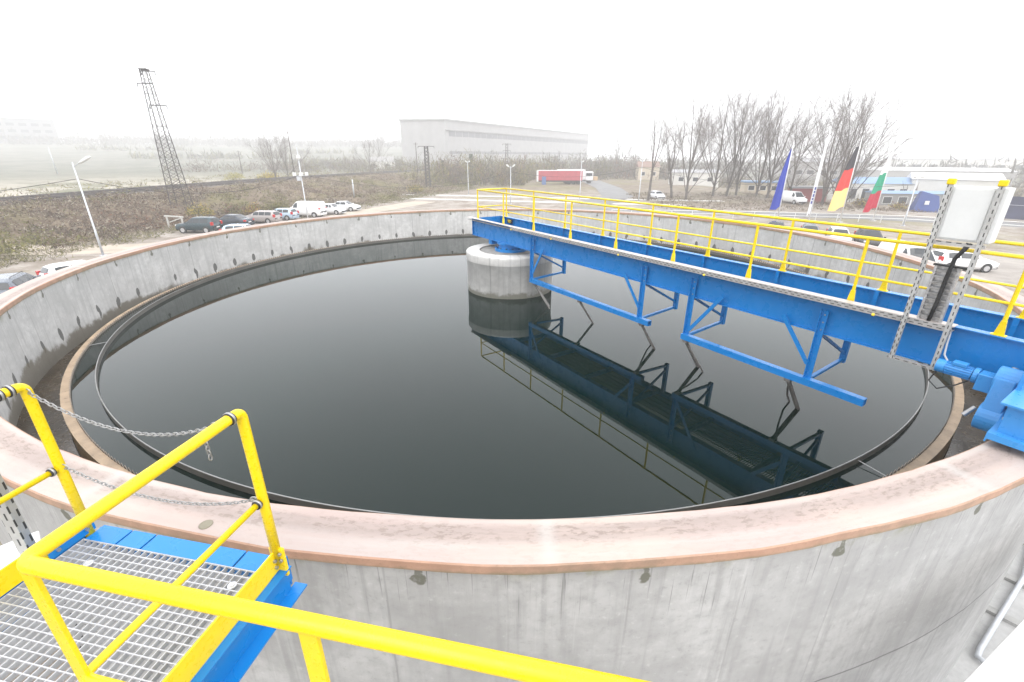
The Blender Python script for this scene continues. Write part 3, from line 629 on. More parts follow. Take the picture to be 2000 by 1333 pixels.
# ------------------------------------------------------------------ vehicles (local x = forwards)
def ip(tab, x):
    for (a, za), (b, zb) in zip(tab, tab[1:]):
        if x <= b: return za + (zb - za) * max(0, (x - a)) / (b - a)
    return tab[-1][1]
CARS = {
 'suv':    dict(L=4.3, W=1.80, prof=[(-2.15,.75),(-2.1,1.0),(-1.85,1.58),(-1.5,1.66),(.2,1.64),(.95,1.08),(1.9,.98),(2.1,.85),(2.15,.6)], belt=1.05, win=[(-1.62,-.75),(-.68,.02),(.09,.62)], ws=(.28,.9), rw=(-2.07,-1.87), wb=1.33, wr=.34, z0=.30),
 'sedan':  dict(L=4.5, W=1.75, prof=[(-2.25,.7),(-2.2,.95),(-1.55,1.02),(-.85,1.40),(.35,1.42),(1.05,.98),(2.0,.82),(2.22,.65),(2.25,.5)], belt=.95, win=[(-1.05,-.35),(-.28,.55)], ws=(.42,1.0), rw=(-1.48,-.92), wb=1.32, wr=.31, z0=.22),
 'estate': dict(L=4.5, W=1.75, prof=[(-2.25,.7),(-2.2,.95),(-1.95,1.42),(-1.5,1.50),(.3,1.48),(1.05,1.0),(2.0,.85),(2.22,.65),(2.25,.5)], belt=.98, win=[(-1.78,-1.0),(-.93,-.22),(-.15,.55)], ws=(.38,1.0), rw=(-2.17,-1.98), wb=1.32, wr=.31, z0=.24),
 'hatch':  dict(L=4.0, W=1.70, prof=[(-2.0,.7),(-1.95,.95),(-1.65,1.36),(-1.2,1.46),(.3,1.44),(.95,.98),(1.75,.82),(1.97,.65),(2.0,.5)], belt=.95, win=[(-1.45,-.72),(-.65,.1),(.17,.5)], ws=(.38,.9), rw=(-1.9,-1.68), wb=1.22, wr=.30, z0=.22),
 'van':    dict(L=5.0, W=1.95, prof=[(-2.5,.8),(-2.48,1.95),(-2.4,2.05),(.9,2.05),(1.35,1.6),(1.75,1.15),(2.35,1.0),(2.48,.8),(2.5,.5)], belt=1.2, win=[(.72,1.32)], ws=(.98,1.7), rw=None, wb=1.6, wr=.33, z0=.28),
}
PAINT = {}
def paint(col):
    if col not in PAINT: PAINT[col] = simple("car_paint_%d" % len(PAINT), col, .22, .1, .03, 2)
    return PAINT[col]
def car(kind, x, y, heading, col, label, cat="car", group=None, name=None, rack=False, z=None):
    d = CARS[kind]; L, W = d['L'], d['W']; hw = W / 2
    root = thing(name or {'suv': 'suv', 'sedan': 'saloon_car', 'estate': 'estate_car', 'hatch': 'hatchback_car', 'van': 'panel_van'}[kind], label, cat, (x, y, GZ + .02 if z is None else z), heading, group)
    pm = paint(col)
    xs = sorted(set([p[0] for p in d['prof']] + [-L/2 + L * i / 26 for i in range(27)]))
    def sect(xx):
        zt = ip(d['prof'], xx); e = abs(xx) / (L / 2); w = hw * (1 - .10 * e ** 4); zb = min(d['belt'], zt - .05)
        wr = w - .05 - .26 * max(0, zt - d['belt']) / .6 * (.6 if kind == 'van' else 1)
        return [(w * .94, d['z0']), (w, d['z0'] + .22), (w, (d['z0'] + zb) / 2), (w - .015, zb), (wr, zt - .03), (wr * .6, zt)], zt
    mb = MB(); K = 12
    for xx in xs:
        s, zt = sect(xx); mb.v += [(xx, p[0], p[1]) for p in s] + [(xx, -p[0], p[1]) for p in reversed(s)]
    for i in range(len(xs) - 1):
        for j in range(K): q = (j + 1) % K; mb.f.append((i*K + j, i*K + q, (i+1)*K + q, (i+1)*K + j)); mb.m.append(0)
    mb.f += [tuple(range(K)), tuple(reversed(range((len(xs)-1)*K, len(xs)*K)))]; mb.m += [0, 0]
    body = mb.build("body", pm, root, True)
    for a, b in d['win']:
        for sg in (1, -1):
            g = MB(); n = 5; lo = []; hi = []
            for i in range(n + 1):
                xx = a + (b - a) * i / n; s, zt = sect(xx); p3, p4 = Vector((0, s[3][0], s[3][1])), Vector((0, s[4][0], s[4][1]))
                f1 = .86 if p4.z - p3.z > .15 else .7
                A, B_ = p3.lerp(p4, .08), p3.lerp(p4, f1); o = Vector((0, .012, .004))
                lo.append((xx, sg * (A.y + o.y), A.z + o.z)); hi.append((xx, sg * (B_.y + o.y), B_.z + o.z))
            for i in range(n): g.poly([lo[i], lo[i+1], hi[i+1], hi[i]])
            g.build("side_window", M['glass'], root)
    for nm, r in (("windscreen", d['ws']), ("rear_window", d['rw'])):
        if not r: continue
        g = MB(); n = 4; rows = []
        for i in range(n + 1):
            xx = r[0] + (r[1] - r[0]) * i / n; s, zt = sect(xx); dx = .012 if nm == "windscreen" else -.012
            rows.append([(xx + dx, k * s[4][0] * .88, zt + .012 - .03 * max(0, abs(k) - .6) / .4) for k in (-1, -.6, .6, 1)])
        for i in range(n):
            for j in range(3): g.poly([rows[i][j], rows[i+1][j], rows[i+1][j+1], rows[i][j+1]])
        g.build(nm, M['glass'], root)
    for sx_ in (1, -1):
        for sy in (1, -1):
            r = d['wr']; w = MB(); wx, wy = sx_ * d['wb'], sy * (hw - .09); w.tube([(wx, wy - .1, r), (wx, wy + .1, r)], r, 20); wo = w.build("wheel", M['tyre'], root, False)
            MB().tube([(wx, wy + sy * .095, r), (wx, wy + sy * .112, r)], r * .66, 14).build("rim", M['rim'], wo)
            MB().tube([(wx, sy * (hw - .12), r + .03), (wx, sy * (hw + .006), r + .03)], r * 1.16, 18).build("wheel_arch", M['black'], root)
    zf = ip(d['prof'], L/2 - .1) - .06
    for sy in (1, -1):
        MB().box((L/2 - .12, sy * hw * .70, zf - .02), (.26, .34, .15)).build("headlight", M['clear_lens'], root, bevel=.03)
        MB().box((-L/2 + .10, sy * hw * .82, d['belt'] - .02 if kind != 'sedan' else .80), (.24, .24, .34 if kind in ('suv', 'estate', 'hatch') else .18)).build("tail_light", M['red_lens'], root, bevel=.02)
        xm = d['ws'][1] - .08; MB().box((xm, sy * (hw + .07), d['belt'] + .06), (.10, .16, .12)).build("mirror", pm, root, bevel=.02)
    MB().box((-L/2 - .004, 0, .62), (.02, .5, .11)).build("number_plate", M['white'], root)
    MB().box((-L/2 + .04, 0, .42), (.14, W * .86, .2)).build("rear_bumper", M['black'] if kind == 'suv' else pm, root, bevel=.03)
    MB().box((L/2 - .05, 0, .40), (.14, W * .84, .2)).build("front_bumper", M['black'], root, bevel=.03)
    if rack:
        for sy in (1, -1): MB().tube([(-1.6, sy * hw * .62, ip(d['prof'], -1.2) + .0), (-1.5, sy * hw * .62, ip(d['prof'], -1.2) + .07), (.1, sy * hw * .62, ip(d['prof'], 0) + .07), (.2, sy * hw * .62, ip(d['prof'], 0))], .02, 6).build("roof_rail", M['black'], root)
    return root
R_ = math.radians
G1, G2 = "cars parked along the embankment", "cars parked behind the tank on the right"
car('suv', -34.4, 51.3, R_(176), (.022, .045, .055), "dark teal sport utility car, leftmost of the embankment row", group=G1)
car('sedan', -33.2, 55.6, R_(172), (.030, .040, .055), "dark blue saloon car between the dark utility car and the silver estate", group=G1)
car('estate', -31.4, 58.9, R_(173), (.32, .29, .28), "silver-brown estate car with red tail lamp in the embankment row", group=G1)
car('hatch', -30.4, 62.1, R_(172), (.40, .50, .60), "pale blue hatchback squeezed between silver estate and white van", group=G1)
car('van', -28.4, 65.2, R_(172), (.72, .72, .72), "white panel van in the embankment row behind the camera lamp post", "van", group=G1)
car('hatch', -26.2, 68.3, R_(-8), (.70, .71, .72), "white hatchback parked right beside the white panel van", group=G1)
car('sedan', -25.6, 72.5, R_(-8), (.64, .65, .66), "white saloon car, rightmost of the embankment row", group=G1)
car('hatch', -27.2, 47.2, R_(10), (.42, .55, .70), "pale blue car half hidden behind the tank rim below the utility car")
car('estate', -29.4, 26.2, R_(118), (.13, .15, .18), "grey estate car with roof rails beside the tank at the left edge", rack=True)
car('hatch', -28.6, 29.9, R_(60), (.72, .72, .72), "white car just peeking over the tank rim at the left")
car('sedan', 28.3, 50.2, R_(-120), (.03, .035, .045), "dark saloon car below the blue flag behind the tank", group=G2)
car('hatch', 30.5, 47.7, R_(-120), (.16, .18, .20), "grey hatchback below the white banner behind the tank", group=G2)
car('hatch', 32.0, 45.5, R_(-115), (.68, .69, .70), "white hatchback behind the tank between grey hatchback and dark utility car", group=G2)
car('suv', 33.4, 43.3, R_(-115), (.035, .035, .035), "black utility car parked behind the tank near the white van", group=G2)
car('van', 28.9, 33.3, R_(-100), (.74, .74, .73), "long white panel van close behind the tank rim at right", "van", group=G2)
car('hatch', 33.9, 34.3, R_(-8), (.74, .74, .74), "white hatchback behind the electrical cabinet struts with its front wheel showing")
car('hatch', 28.6, 94.6, R_(-80), (.70, .71, .73), "small white car near the thin bare trees on the far road")
car('van', 50.6, 86.2, R_(-80), (.70, .70, .70), "white minibus among the bare trees behind the blue flag", "van", z=hz(50.6, 86.2))

# red lorry trailer and its neighbours by the road
tl = thing("lorry_trailer", "long red curtain-sided lorry trailer with pale roof by the road", "trailer", (14.0, 142, GZ), R_(2))
MB().b2((-6.5, -1.25, 1.15), (6.3, 1.25, 3.75)).build("curtain_side", simple("faded_red_curtain", (.36, .045, .06), .6, 0, .12, 1), tl)
MB().b2((-6.6, -1.28, 3.76), (6.4, 1.28, 3.9)).build("roof", M['white'], tl); MB().b2((-6.9, -1.25, .8), (-6.51, 1.25, 3.75)).build("front_wall", M['white'], tl); MB().b2((-6.5, -1.0, .75), (6.3, 1.0, 1.14)).build("chassis", M['black'], tl)
for x in (2.5, 3.9, 5.3):
    for y in (-1.05, 1.05): MB().tube([(x, y - .15, .5), (x, y + .15, .5)], .5, 14).build("wheel", M['tyre'], tl)
MB().b2((-5.5, -1.5, 0), (-4.3, -1.31, 2.2)).build("blue_crate", simple("blue_sheet", (.06, .12, .28), .6), tl)
bl = thing("truck_with_loader", "white lorry with yellow loader crane parked behind the red trailer", "lorry", (23.0, 147, GZ), R_(4))
MB().b2((-1.2, -1.2, .9), (1.2, 1.2, 3.4)).build("cab", M['white'], bl, bevel=.15); MB().b2((-9.5, -1.2, 1.2), (-1.25, 1.2, 4.0)).build("box_body", M['white'], bl); MB().b2((-9.0, -1.0, .7), (1.2, 1.0, .89)).build("chassis", M['black'], bl)
MB().b2((-1.0, -1.215, 2.2), (.9, -1.2, 3.0)).build("side_window", M['glass'], bl); MB().b2((1.3, -1.2, .9), (2.6, 1.0, 2.0)).build("loader_body", simple("loader_orange", (.45, .30, .16), .6), bl)
for x in (-7, -5.8, .2):
    for y in (-1.0, 1.0): MB().tube([(x, y - .15, .48), (x, y + .15, .48)], .48, 12).build("wheel", M['tyre'], bl)

# ------------------------------------------------------------------ lamp posts, masts, wires
def lamp_post(x, y, h, label, heads, z=None, r=(.085, .05), extra=None):
    z = hz(x, y) if z is None else z
    o = thing("lamp_post", label, "lamp post", (x, y, z), 0, "lamp posts round the plant")
    MB().tube([(0, 0, 0), (0, 0, h * .28), (0, 0, h * .285), (0, 0, h)], [r[0], r[0], r[0] * .8, r[1]], 10).build("pole", M['galv_pole'], o, True)
    MB().b2((-.2, -.2, 0), (.2, .2, .06)).build("foot_plate", M['galv_pole'], o)
    for (dx, dy, rise) in heads:
        d = Vector((dx, dy, rise)); a = Vector((0, 0, h * .955)); n = d.normalized()
        MB().tube([a, a + d * .35], .03, 8).build("arm", M['galv_pole'], o)
        hd = MB(); p, q = a + d * .33, a + d; side = n.cross(Vector((0, 0, 1))).normalized(); w = .15
        hd.tube([p, p.lerp(q, .3), p.lerp(q, .8), q], [.05, .12, .13, .05], 8); hd.build("lamp_head", M['cabinet'], o, True)
    if extra: extra(o, h)
    return o
lamp_post(-34.7, 38.66, 7.4, "tall lamp post with one arm nearest the camera at left", [(1.65, -.1, .75)])
def cams(o, h):
    for dx, dz, s in ((-.75, 5.75, .34), (.05, 5.75, .4), (.75, 5.8, .3)):
        b = MB(); b.box((dx, -.1, dz), (s, .3, .4)); b.build("floodlight", M['cabinet'], o, bevel=.04)
    MB().bar((-.9, 0, 5.6), (.9, 0, 5.6), .06).build("cross_arm", M['galv_pole'], o)
    MB().lathe([(0, 7.9), (.2, 7.85), (.26, 7.65), (.2, 7.45), (0, 7.4)], 14).build("dome_camera", M['white'], o, True)
    MB().b2((-.55, -.15, 5.0), (-.06, .15, 5.5)).build("junction_box", M['galv_pole'], o, bevel=.03)
lamp_post(-25.84, 59.4, 8.8, "lamp post with dome camera and floodlights beside the white van", [], extra=cams)
lamp_post(-.3, 83.5, 6.2, "lamp post with two white heads in a V behind the bridge end", [(-.75, 0, .55), (.75, 0, .55)])
lamp_post(-9.6, 105, 6.7, "slim lamp post left of the bridge end, farther off", [(.5, 0, .4), (-.5, 0, .4)])
lamp_post(13.1, 93.0, 7.0, "slim lamp post in front of the red trailer", [(.4, .2, .3)])
lamp_post(23.3, 88, 7.2, "slim lamp post between the trailer road and the thin bare trees", [(.4, .2, .3), (-.4, 0, .3)])
lamp_post(48.4, 57.9, 5.8, "lamp post with several lamp heads right of the tricolour flags", [(.7, 0, .25), (-.7, 0, .25), (.3, -.5, .2)])

def lattice(o, base, top, h, wb, wt, nseg, r, mat, arms=()):
    legs = MB(); br_ = MB()
    c = lambda k, t: Vector(((wb + (wt - wb) * t) * (.5 if k in (0, 1) else -.5), (wb + (wt - wb) * t) * (.5 if k in (1, 2) else -.5), h * t)) + Vector(base).lerp(Vector(top), t)
    for k in range(4): legs.tube([c(k, 0), c(k, .5), c(k, 1)], r * 2.2, 5)
    for i in range(nseg):
        t0, t1 = i / nseg, (i + 1) / nseg
        for k in range(4):
            q = (k + 1) % 4; br_.tube([c(k, t0), c(q, t1)], r, 4); br_.tube([c(q, t0), c(k, t1)], r, 4)
            if i % 4 == 0: br_.tube([c(k, t0), c(q, t0)], r, 4)
    legs.build("legs", mat, o); br_.build("lattice_bracing", mat, o)
    for z, l, dx in arms:
        p = Vector(base).lerp(Vector(top), z / h) + Vector((0, 0, z)); MB().bar(p + Vector((-l + dx, 0, 0)), p + Vector((l + dx, 0, 0)), .12).build("cross_arm", mat, o)
        for s in (-1, 1): MB().tube([p + Vector((s * l + dx, 0, -.45)), p + Vector((s * l + dx, 0, 0))], .06, 6).build("insulator", M['black'], o)
py = thing("lattice_pylon", "tall rusty lattice pylon leaning beside the railway embankment", "pylon", (-46.6, 67, GZ), R_(12))
lattice(py, (0, 0, 0), (-.4, 0, 0), 18.1, 2.1, .7, 19, .026, M['rust'], [(13.9, 1.0, .5), (16.4, .9, -.3), (17.8, .8, .4)])
MB().box((-.35, 0, 18.0), (.9, .9, .12)).build("top_frame", M['rust'], py)
p2 = thing("lattice_mast", "grey lattice railway mast with a crossbar in front of the hall", "mast", (-21.6, 124, hz(-21.6, 124)))
lattice(p2, (0, 0, 0), (0, 0, 0), 9.6, 1.1, .8, 12, .04, M['rust'], [(9.6, 2.0, 0)])
p3 = thing("lattice_mast", "thin lattice mast rising from the thicket below the hall", "mast", (-2.2, 190, hz(-2.2, 190)))
lattice(p3, (0, 0, 0), (0, 0, 0), 12, 1.0, .8, 12, .04, M['rust'], [(11.8, 1.6, 0), (9.5, 1.4, 0)])
def wood_pole(x, y, h, label, lean=0, mat=None, arm=True):
    o = thing("utility_pole", label, "pole", (x, y, hz(x, y)), 0, "poles along the railway")
    MB().tube([(0, 0, 0), (lean, 0, h)], [.16, .11], 8).build("shaft", mat or M['bark'], o, True)
    if arm: MB().bar((lean - .7, 0, h - .4), (lean + .7, 0, h - .4), .1).build("cross_arm", mat or M['bark'], o)
wood_pole(-146, 156, 8, "pale concrete pole far left in the hazy field", mat=M['galv_pole'], arm=False)
wood_pole(-93.7, 169, 7.5, "dark pole in the field left of the bare tree pair")
wood_pole(-56.9, 127, 11, "tall dark pole behind the camera lamp post")
wood_pole(-30.6, 92.5, 3.2, "short pale post on the embankment slope", mat=M['galv_pole'], arm=False)
wood_pole(-29.2, 150, 10, "thin dark pole left of the lattice railway mast")
sg_ = thing("railway_signal", "dark railway signal post in front of the hall", "signal", (-21.5, 152, hz(-21.5, 152)))
MB().tube([(0, 0, 0), (0, 0, 6.2)], .09, 8).build("post", M['rust'], sg_); MB().b2((-.5, -.1, 4.6), (.3, .1, 6.4)).build("signal_head", M['black'], sg_, bevel=.1); MB().b2((-.45, -.1, 3.0), (.2, .1, 4.0)).build("signal_head", M['black'], sg_, bevel=.1)
def cable(a, b, sag, label, r=.022):
    a, b = Vector(a), Vector(b); pts = [a.lerp(b, i / 24) - Vector((0, 0, sag * 4 * (i / 24) * (1 - i / 24))) for i in range(25)]
    o = MB().tube(pts, r, 5).build("overhead_cable", M['black'], None, True); tag(o, label, "cable", "overhead cables")
cable((-34.75, 38.6, 1.35), (-62, 22, .2), 1.2, "black cable from the nearest lamp post to the left frame edge")
cable((-34.65, 38.7, 1.35), (-25.9, 59.4, .95), 1.6, "black cable slung from the nearest lamp post to the camera lamp post")
cable((-25.8, 59.4, .95), (-.4, 83.5, .5), 2.0, "black cable slung from the camera lamp post towards the bridge end")
cable((-.3, 83.5, .5), (23.3, 88, 1.2), 1.2, "black cable running right from the two-headed lamp post")
cable((23.3, 88, 1.2), (48.4, 57.9, .0), 1.5, "black cable running towards the many-headed lamp post")
def rails(off, label):
    pts = densify([(x + off, y) for y, x in RAIL if y > -100], 2.0)
    o = thing("railway_track", label, "railway", (pts[0][0], pts[0][1], 0)); ox, oy = pts[0]
    def nrm(i):
        a = Vector(pts[max(0, i-1)]); b = Vector(pts[min(len(pts)-1, i+1)]); d = (b - a).normalized(); return Vector((-d.y, d.x))
    zz = lambda x, y: GZ + 2.62
    mb = MB()
    for i, (x, y) in enumerate(pts):
        n = nrm(i)
        for s, z in ((-2.0, -.45), (-1.35, 0), (1.35, 0), (2.0, -.45)): p = Vector((x, y)) + n * s; mb.v.append((p.x - ox, p.y - oy, zz(x, y) + z + .05))
    for i in range(len(pts) - 1):
        for j in range(3): mb.f.append((4*i + j, 4*i + 4 + j, 4*i + 5 + j, 4*i + 1 + j)); mb.m.append(0)
    mb.build("ballast", M['gravel'], o)
    for s in (-.72, .72):
        r = MB(); r.tube([((Vector((x, y)) + nrm(i) * s).x - ox, (Vector((x, y)) + nrm(i) * s).y - oy, zz(x, y) + .22) for i, (x, y) in enumerate(pts)], .075, 4); r.build("rail", M['rust'], o)
    sl = MB()
    for i, (x, y) in enumerate(densify(pts, .9)):
        j = min(len(pts) - 1, int(i * len(pts) / max(1, len(densify(pts, .9))))); n = nrm(j)
        if 10 < y < 200: sl.bar((x - ox - n.x * 1.25, y - oy - n.y * 1.25, zz(x, y) + .10), (x - ox + n.x * 1.25, y - oy + n.y * 1.25, zz(x, y) + .10), .24, .12)
    tag(sl.build("sleepers", M['bark'], o), kind='stuff')
rails(1.6, "railway track on the embankment edge nearer the tank")
rails(-2.9, "railway track on the embankment farther from the tank")

# ------------------------------------------------------------------ flags
def flag(x, y, h, z_top, z_bot, wtop, wbot, stripes, label, name="flag", seed=1, prints=False, tail=.0):
    rnd = random.Random(seed); o = thing(name, label, "flag", (x, y, GZ), R_(14), "flags on tall white poles")
    MB().tube([(0, 0, 0), (0, 0, h)], [.075, .045], 10).build("pole", M['white'], o, True)
    MB().lathe([(0, h + .09), (.06, h + .05), (.06, h), (0, h - .01)], 10).build("finial", M['steel'], o, True); MB().b2((-.25, -.25, 0), (.25, .25, .12)).build("foot", M['path'], o)
    nu, nv = 14, 40; mb = MB(); ph = rnd.random() * 6
    for i in range(nv + 1):
        v = i / nv; z = z_top + (z_bot - z_top) * v
        w = wtop + (wbot - wtop) * v ** .9
        for j in range(nu + 1):
            u = j / nu; fold = .16 * math.sin(u * 9 + ph + v * 2.5) * (.3 + v) * min(1, w) + .05 * math.sin(u * 17 - v * 6)
            droop = -tail * u * (.25 + .75 * v) - .10 * math.sin(u * 7 + ph) * v
            mb.v.append((-.06 - u * w, fold * u + .02, z + droop - GZ - (0)))
    for i in range(nv):
        for j in range(nu):
            a = i * (nu + 1) + j; mb.f.append((a, a + 1, a + nu + 2, a + nu + 1)); mb.m.append(min(len(stripes) - 1, int(i / nv * len(stripes))))
    c = mb.build("cloth", [flagmat(s) for s in stripes], o, True)
    if prints:
        for k in range(5): MB().box((-.26, -.05 - .02 * k, z_bot + 1.2 + .38 * k - GZ), (.2, .012, .22 if k % 2 else .3)).build("printed_mark", flagmat((.05, .06, .25)), c)
FM = {}
def flagmat(c):
    if c not in FM: FM[c] = simple("flag_cloth_%d" % len(FM), c, .85, 0, .08, 4)
    return FM[c]
flag(32.6, 57.8, 9.6, 4.0, -2.6, .14, 1.6, [(.012, .035, .33)], "plain deep blue flag drooping from its white pole, leftmost of four", seed=2, tail=.55)
flag(34.1, 54.0, 10.9, 4.6, -2.9, .16, .42, [(.72, .73, .76)], "narrow white banner with small dark marks hanging along the second pole", "banner", 3, True, .2)
flag(42.4, 60.7, 10.2, 4.3, -2.9, .5, 2.3, [(.028, .026, .032), (.56, .03, .02), (.85, .60, .22)], "black, red and gold tricolour flag on the third pole", seed=5, tail=.55)
flag(47.8, 62.2, 8.7, 3.6, -3.1, .3, 1.9, [(.74, .74, .74), (.0, .27, .15), (.40, .005, .03)], "white, green and red tricolour flag, rightmost of four", seed=9, tail=.6)

# ------------------------------------------------------------------ rails, fences and low walls on the right
gd = thing("guard_fence", "low white two-rail fence along the yard behind the tank", "fence", (14, 66.5, GZ))
gp = [(0, 0), (19, -2.2), (36, -6.5), (46, -13), (52, -24)]
gpd = densify(gp, 2.4)
for z in (.55, .95): MB().tube([(x, y, z) for x, y in gpd], .035, 6).build("rail", M['white'], gd)
for x, y in gpd: MB().tube([(x, y, 0), (x, y, .98)], .035, 6).build("post", M['white'], gd)
tf = thing("mesh_fence", "dark blue screened fence with pale posts behind the cabinet at far right", "fence", (66, 66, GZ), R_(-50))
MB().b2((-1, -.03, .1), (28, .03, 3.0)).build("screen", simple("dark_blue_screen", (.05, .055, .10), .8, 0, .2, .6), tf)
for i in range(11): MB().tube([(-1 + i * 2.9, -.08, 0), (-1 + i * 2.9, -.08, 3.3)], .05, 6).build("post", M['galv_pole'], tf)
MB().tube([(-1, -.08, 1.9), (28, -.08, 1.9)], .03, 5).build("rail", M['galv_pole'], tf)

# ------------------------------------------------------------------ buildings
def box_building(name, label, x, y, z, rz, L, D, H, wall, roof_m, gable=0.0, windows=(), band=None, group=None, over=.25, frame='white'):
    """front face on local y = -D/2"""
    o = thing(name, label, "building", (x, y, z), rz, group)
    pts = [(-L/2, -D/2), (L/2, -D/2), (L/2, D/2), (-L/2, D/2)]
    MB().prism(pts, -1.0, H).build("wall", wall, o)
    r = MB()
    if gable:
        a = [(-L/2 - over, -D/2 - over, H + .02), (-L/2 - over, D/2 + over, H + .02), (-L/2 - over, 0, H + gable)]
        b = [(L/2 + over, p[1], p[2]) for p in a]; r.add(a + b, [(0, 2, 1), (3, 4, 5), (0, 3, 5, 2), (1, 2, 5, 4), (0, 1, 4, 3)])
    else: r.b2((-L/2 - over, -D/2 - over, H + .003), (L/2 + over, D/2 + over, H + .35))
    r.build("roof", roof_m, o)
    for (wx, wz, ww, wh) in windows: 
        f = MB().b2((wx - ww/2, -D/2 - .06, wz), (wx + ww/2, -D/2 - .004, wz + wh)).build("window", M[frame], o)
        MB().b2((wx - ww/2 + .08, -D/2 - .075, wz + .08), (wx + ww/2 - .08, -D/2 - .062, wz + wh - .08)).build("pane", M['glass'], f)
    if band:
        for a, b, m in band: MB().b2((-L/2 + .3, -D/2 - .12, a), (L/2 - .3, -D/2 - .004, b)).build("window_band", m, o)
    return o
cw = lambda n, c, v=.08: simple(n, c, .85, 0, v, .25)
W1 = cw("hall_panels", (.33, .325, .32)); W2 = cw("hall_fascia", (.27, .265, .26)); W3 = cw("office_panels", (.15, .15, .15)); M["office_frame"] = cw("office_frames", (.22, .22, .22)); DG = cw("dusty_glazing", (.17, .17, .18)); RB = cw("blue_sheet_roof", (.17, .26, .40)); RR = cw("clay_tile_roof", (.20, .13, .10)); WW = cw("white_render", (.55, .54, .51)); GR = cw("grey_sheet_roof", (.30, .30, .31)); CRM = cw("cream_render", (.46, .40, .31))
hall = thing("factory_hall", "huge pale grey factory hall fading into the haze", "building", (-33.5, 250, -2.4), math.atan2(175, 97.5))
Lh, Dh, Hh = 202.0, 29.0, 21.2
hb = MB(); hb.add([(0, 0, -2), (Lh, 0, -2), (Lh, Dh, -2), (0, Dh, -2), (0, 0, Hh), (Lh, 0, Hh), (Lh, Dh, Hh + .6), (0, Dh, Hh + .6)], [(0, 3, 2, 1), (0, 1, 5, 4), (1, 2, 6, 5), (2, 3, 7, 6), (3, 0, 4, 7)]); hb.build("wall", W1, hall)
hr = MB(); hr.add([(-.4, -.4, Hh + .02), (Lh + .4, -.4, Hh + .02), (Lh + .4, Dh + .4, Hh + .64), (-.4, Dh + .4, Hh + .64), (-.4, -.4, Hh + .9), (Lh + .4, -.4, Hh + .9), (Lh + .4, Dh + .4, Hh + 1.5), (-.4, Dh + .4, Hh + 1.5)], [(0, 3, 2, 1), (4, 5, 6, 7), (0, 1, 5, 4), (1, 2, 6, 5), (2, 3, 7, 6), (3, 0, 4, 7)]); hr.build("roof", W2, hall)
for i in range(33): MB().b2((3 + i * 6, -.1, 14.2), (8.4 + i * 6, -.005, 16.6)).build("window", DG, hall)
for i in range(33): MB().b2((3 + i * 6, -.1, 6.0), (8.4 + i * 6, -.005, 7.3)).build("window", DG, hall)
MB().b2((0, -.5, 16.9), (Lh, -.005, 17.3)).build("ledge", W2, hall)
lbd = box_building("office_block", "pale multi-storey factory block on the hazy hill at far left", -428, 425, 12, R_(44), 62, 30, 18, W3, W3, windows=[(-26 + i * 7.4, 2.5 + j * 5, 5, 2.4) for i in range(8) for j in range(3)], frame='office_frame')
tw = MB().b2((-40, -12, -1), (-31.1, 12, 9)).build("annex", W3, lbd)
box_building("blue_roof_shed", "long shed with pale blue roof behind the flags at right", 88, 113, -6.9, R_(-8), 22, 7, 4.2, WW, RB, 1.3, [(-9 + i * 2.6, .8, 1.6, 2.4) for i in range(8)])
box_building("blue_roof_shed", "lower blue-roofed lean-to in front of the long blue shed", 87, 104, -6.9, R_(-8), 17, 4, 2.6, cw("grey_boards", (.20, .20, .20)), RB, .5, [(-6 + i * 3, .5, 1.8, 1.5) for i in range(5)])
box_building("white_shed", "white gabled shed behind the electrical cabinet", 99, 109, -6.8, R_(-32), 15, 9, 5.2, WW, cw("white_sheet_roof", (.58, .58, .59)), 1.3, [])
box_building("low_kiosk", "low kiosk with blue roof edge among the bare trees", 59.2, 115, hz(59, 115), R_(-12), 8, 4, 2.6, CRM, RB, 0, [(-2.5, .9, 1.4, 1.1), (0, .9, 1.4, 1.1), (2.5, .9, 1.4, 1.1)])
box_building("container_office", "dark red container under the trees right of the minibus", 56.5, 92, hz(56.5, 92), R_(-10), 6, 2.5, 2.5, cw("dark_red_sheet", (.22, .05, .05)), GR, 0, [])
box_building("warehouse", "long grey warehouse behind the bare trees", 119, 192, -5.5, R_(-12), 30, 14, 6.5, W1, GR, 1.4, [(-12 + i * 4, 2, 2.6, 1.6) for i in range(7)])
box_building("warehouse", "long pale warehouse on the hazy right horizon", 240, 265, -6, R_(-20), 62, 20, 7.5, WW, GR, 1.6, [(-28 + i * 7, 3, 4, 2) for i in range(9)])
box_building("warehouse", "low warehouse with light roof behind the white shed", 150, 175, -6.8, R_(-25), 40, 16, 5.2, W1, cw("pale_roof", (.5, .5, .5)), 1.0, [])
box_building("house", "small cream house with tiled roof beyond the thin bare trees", 47.5, 172, hz(47, 172), R_(-6), 7, 7, 4.2, CRM, RR, 1.8, [(-1.8, 1.4, 1.2, 1.3), (1.8, 1.4, 1.2, 1.3)])
box_building("low_white_building", "long low white building beyond the bare trees at centre right", 53, 142, hz(53, 142), R_(-8), 13, 5, 3.4, WW, GR, .8, [(-4, 1, 1.5, 1.2), (0, 1, 1.5, 1.2), (4, 1, 1.5, 1.2)])
box_building("house", "dark-roofed cottage far off left of the hall", -62, 232, hz(-62, 232), R_(5), 12, 7, 3, WW, W2, 2.2, [(-3, 1, 1.5, 1.2), (3, 1, 1.5, 1.2)])
ta = thing("tarpaulin_stack", "goods under a deep blue tarpaulin with a white tag near the cabinet", "tarpaulin", (69.5, 80, hz(69.5, 80)), R_(-20))
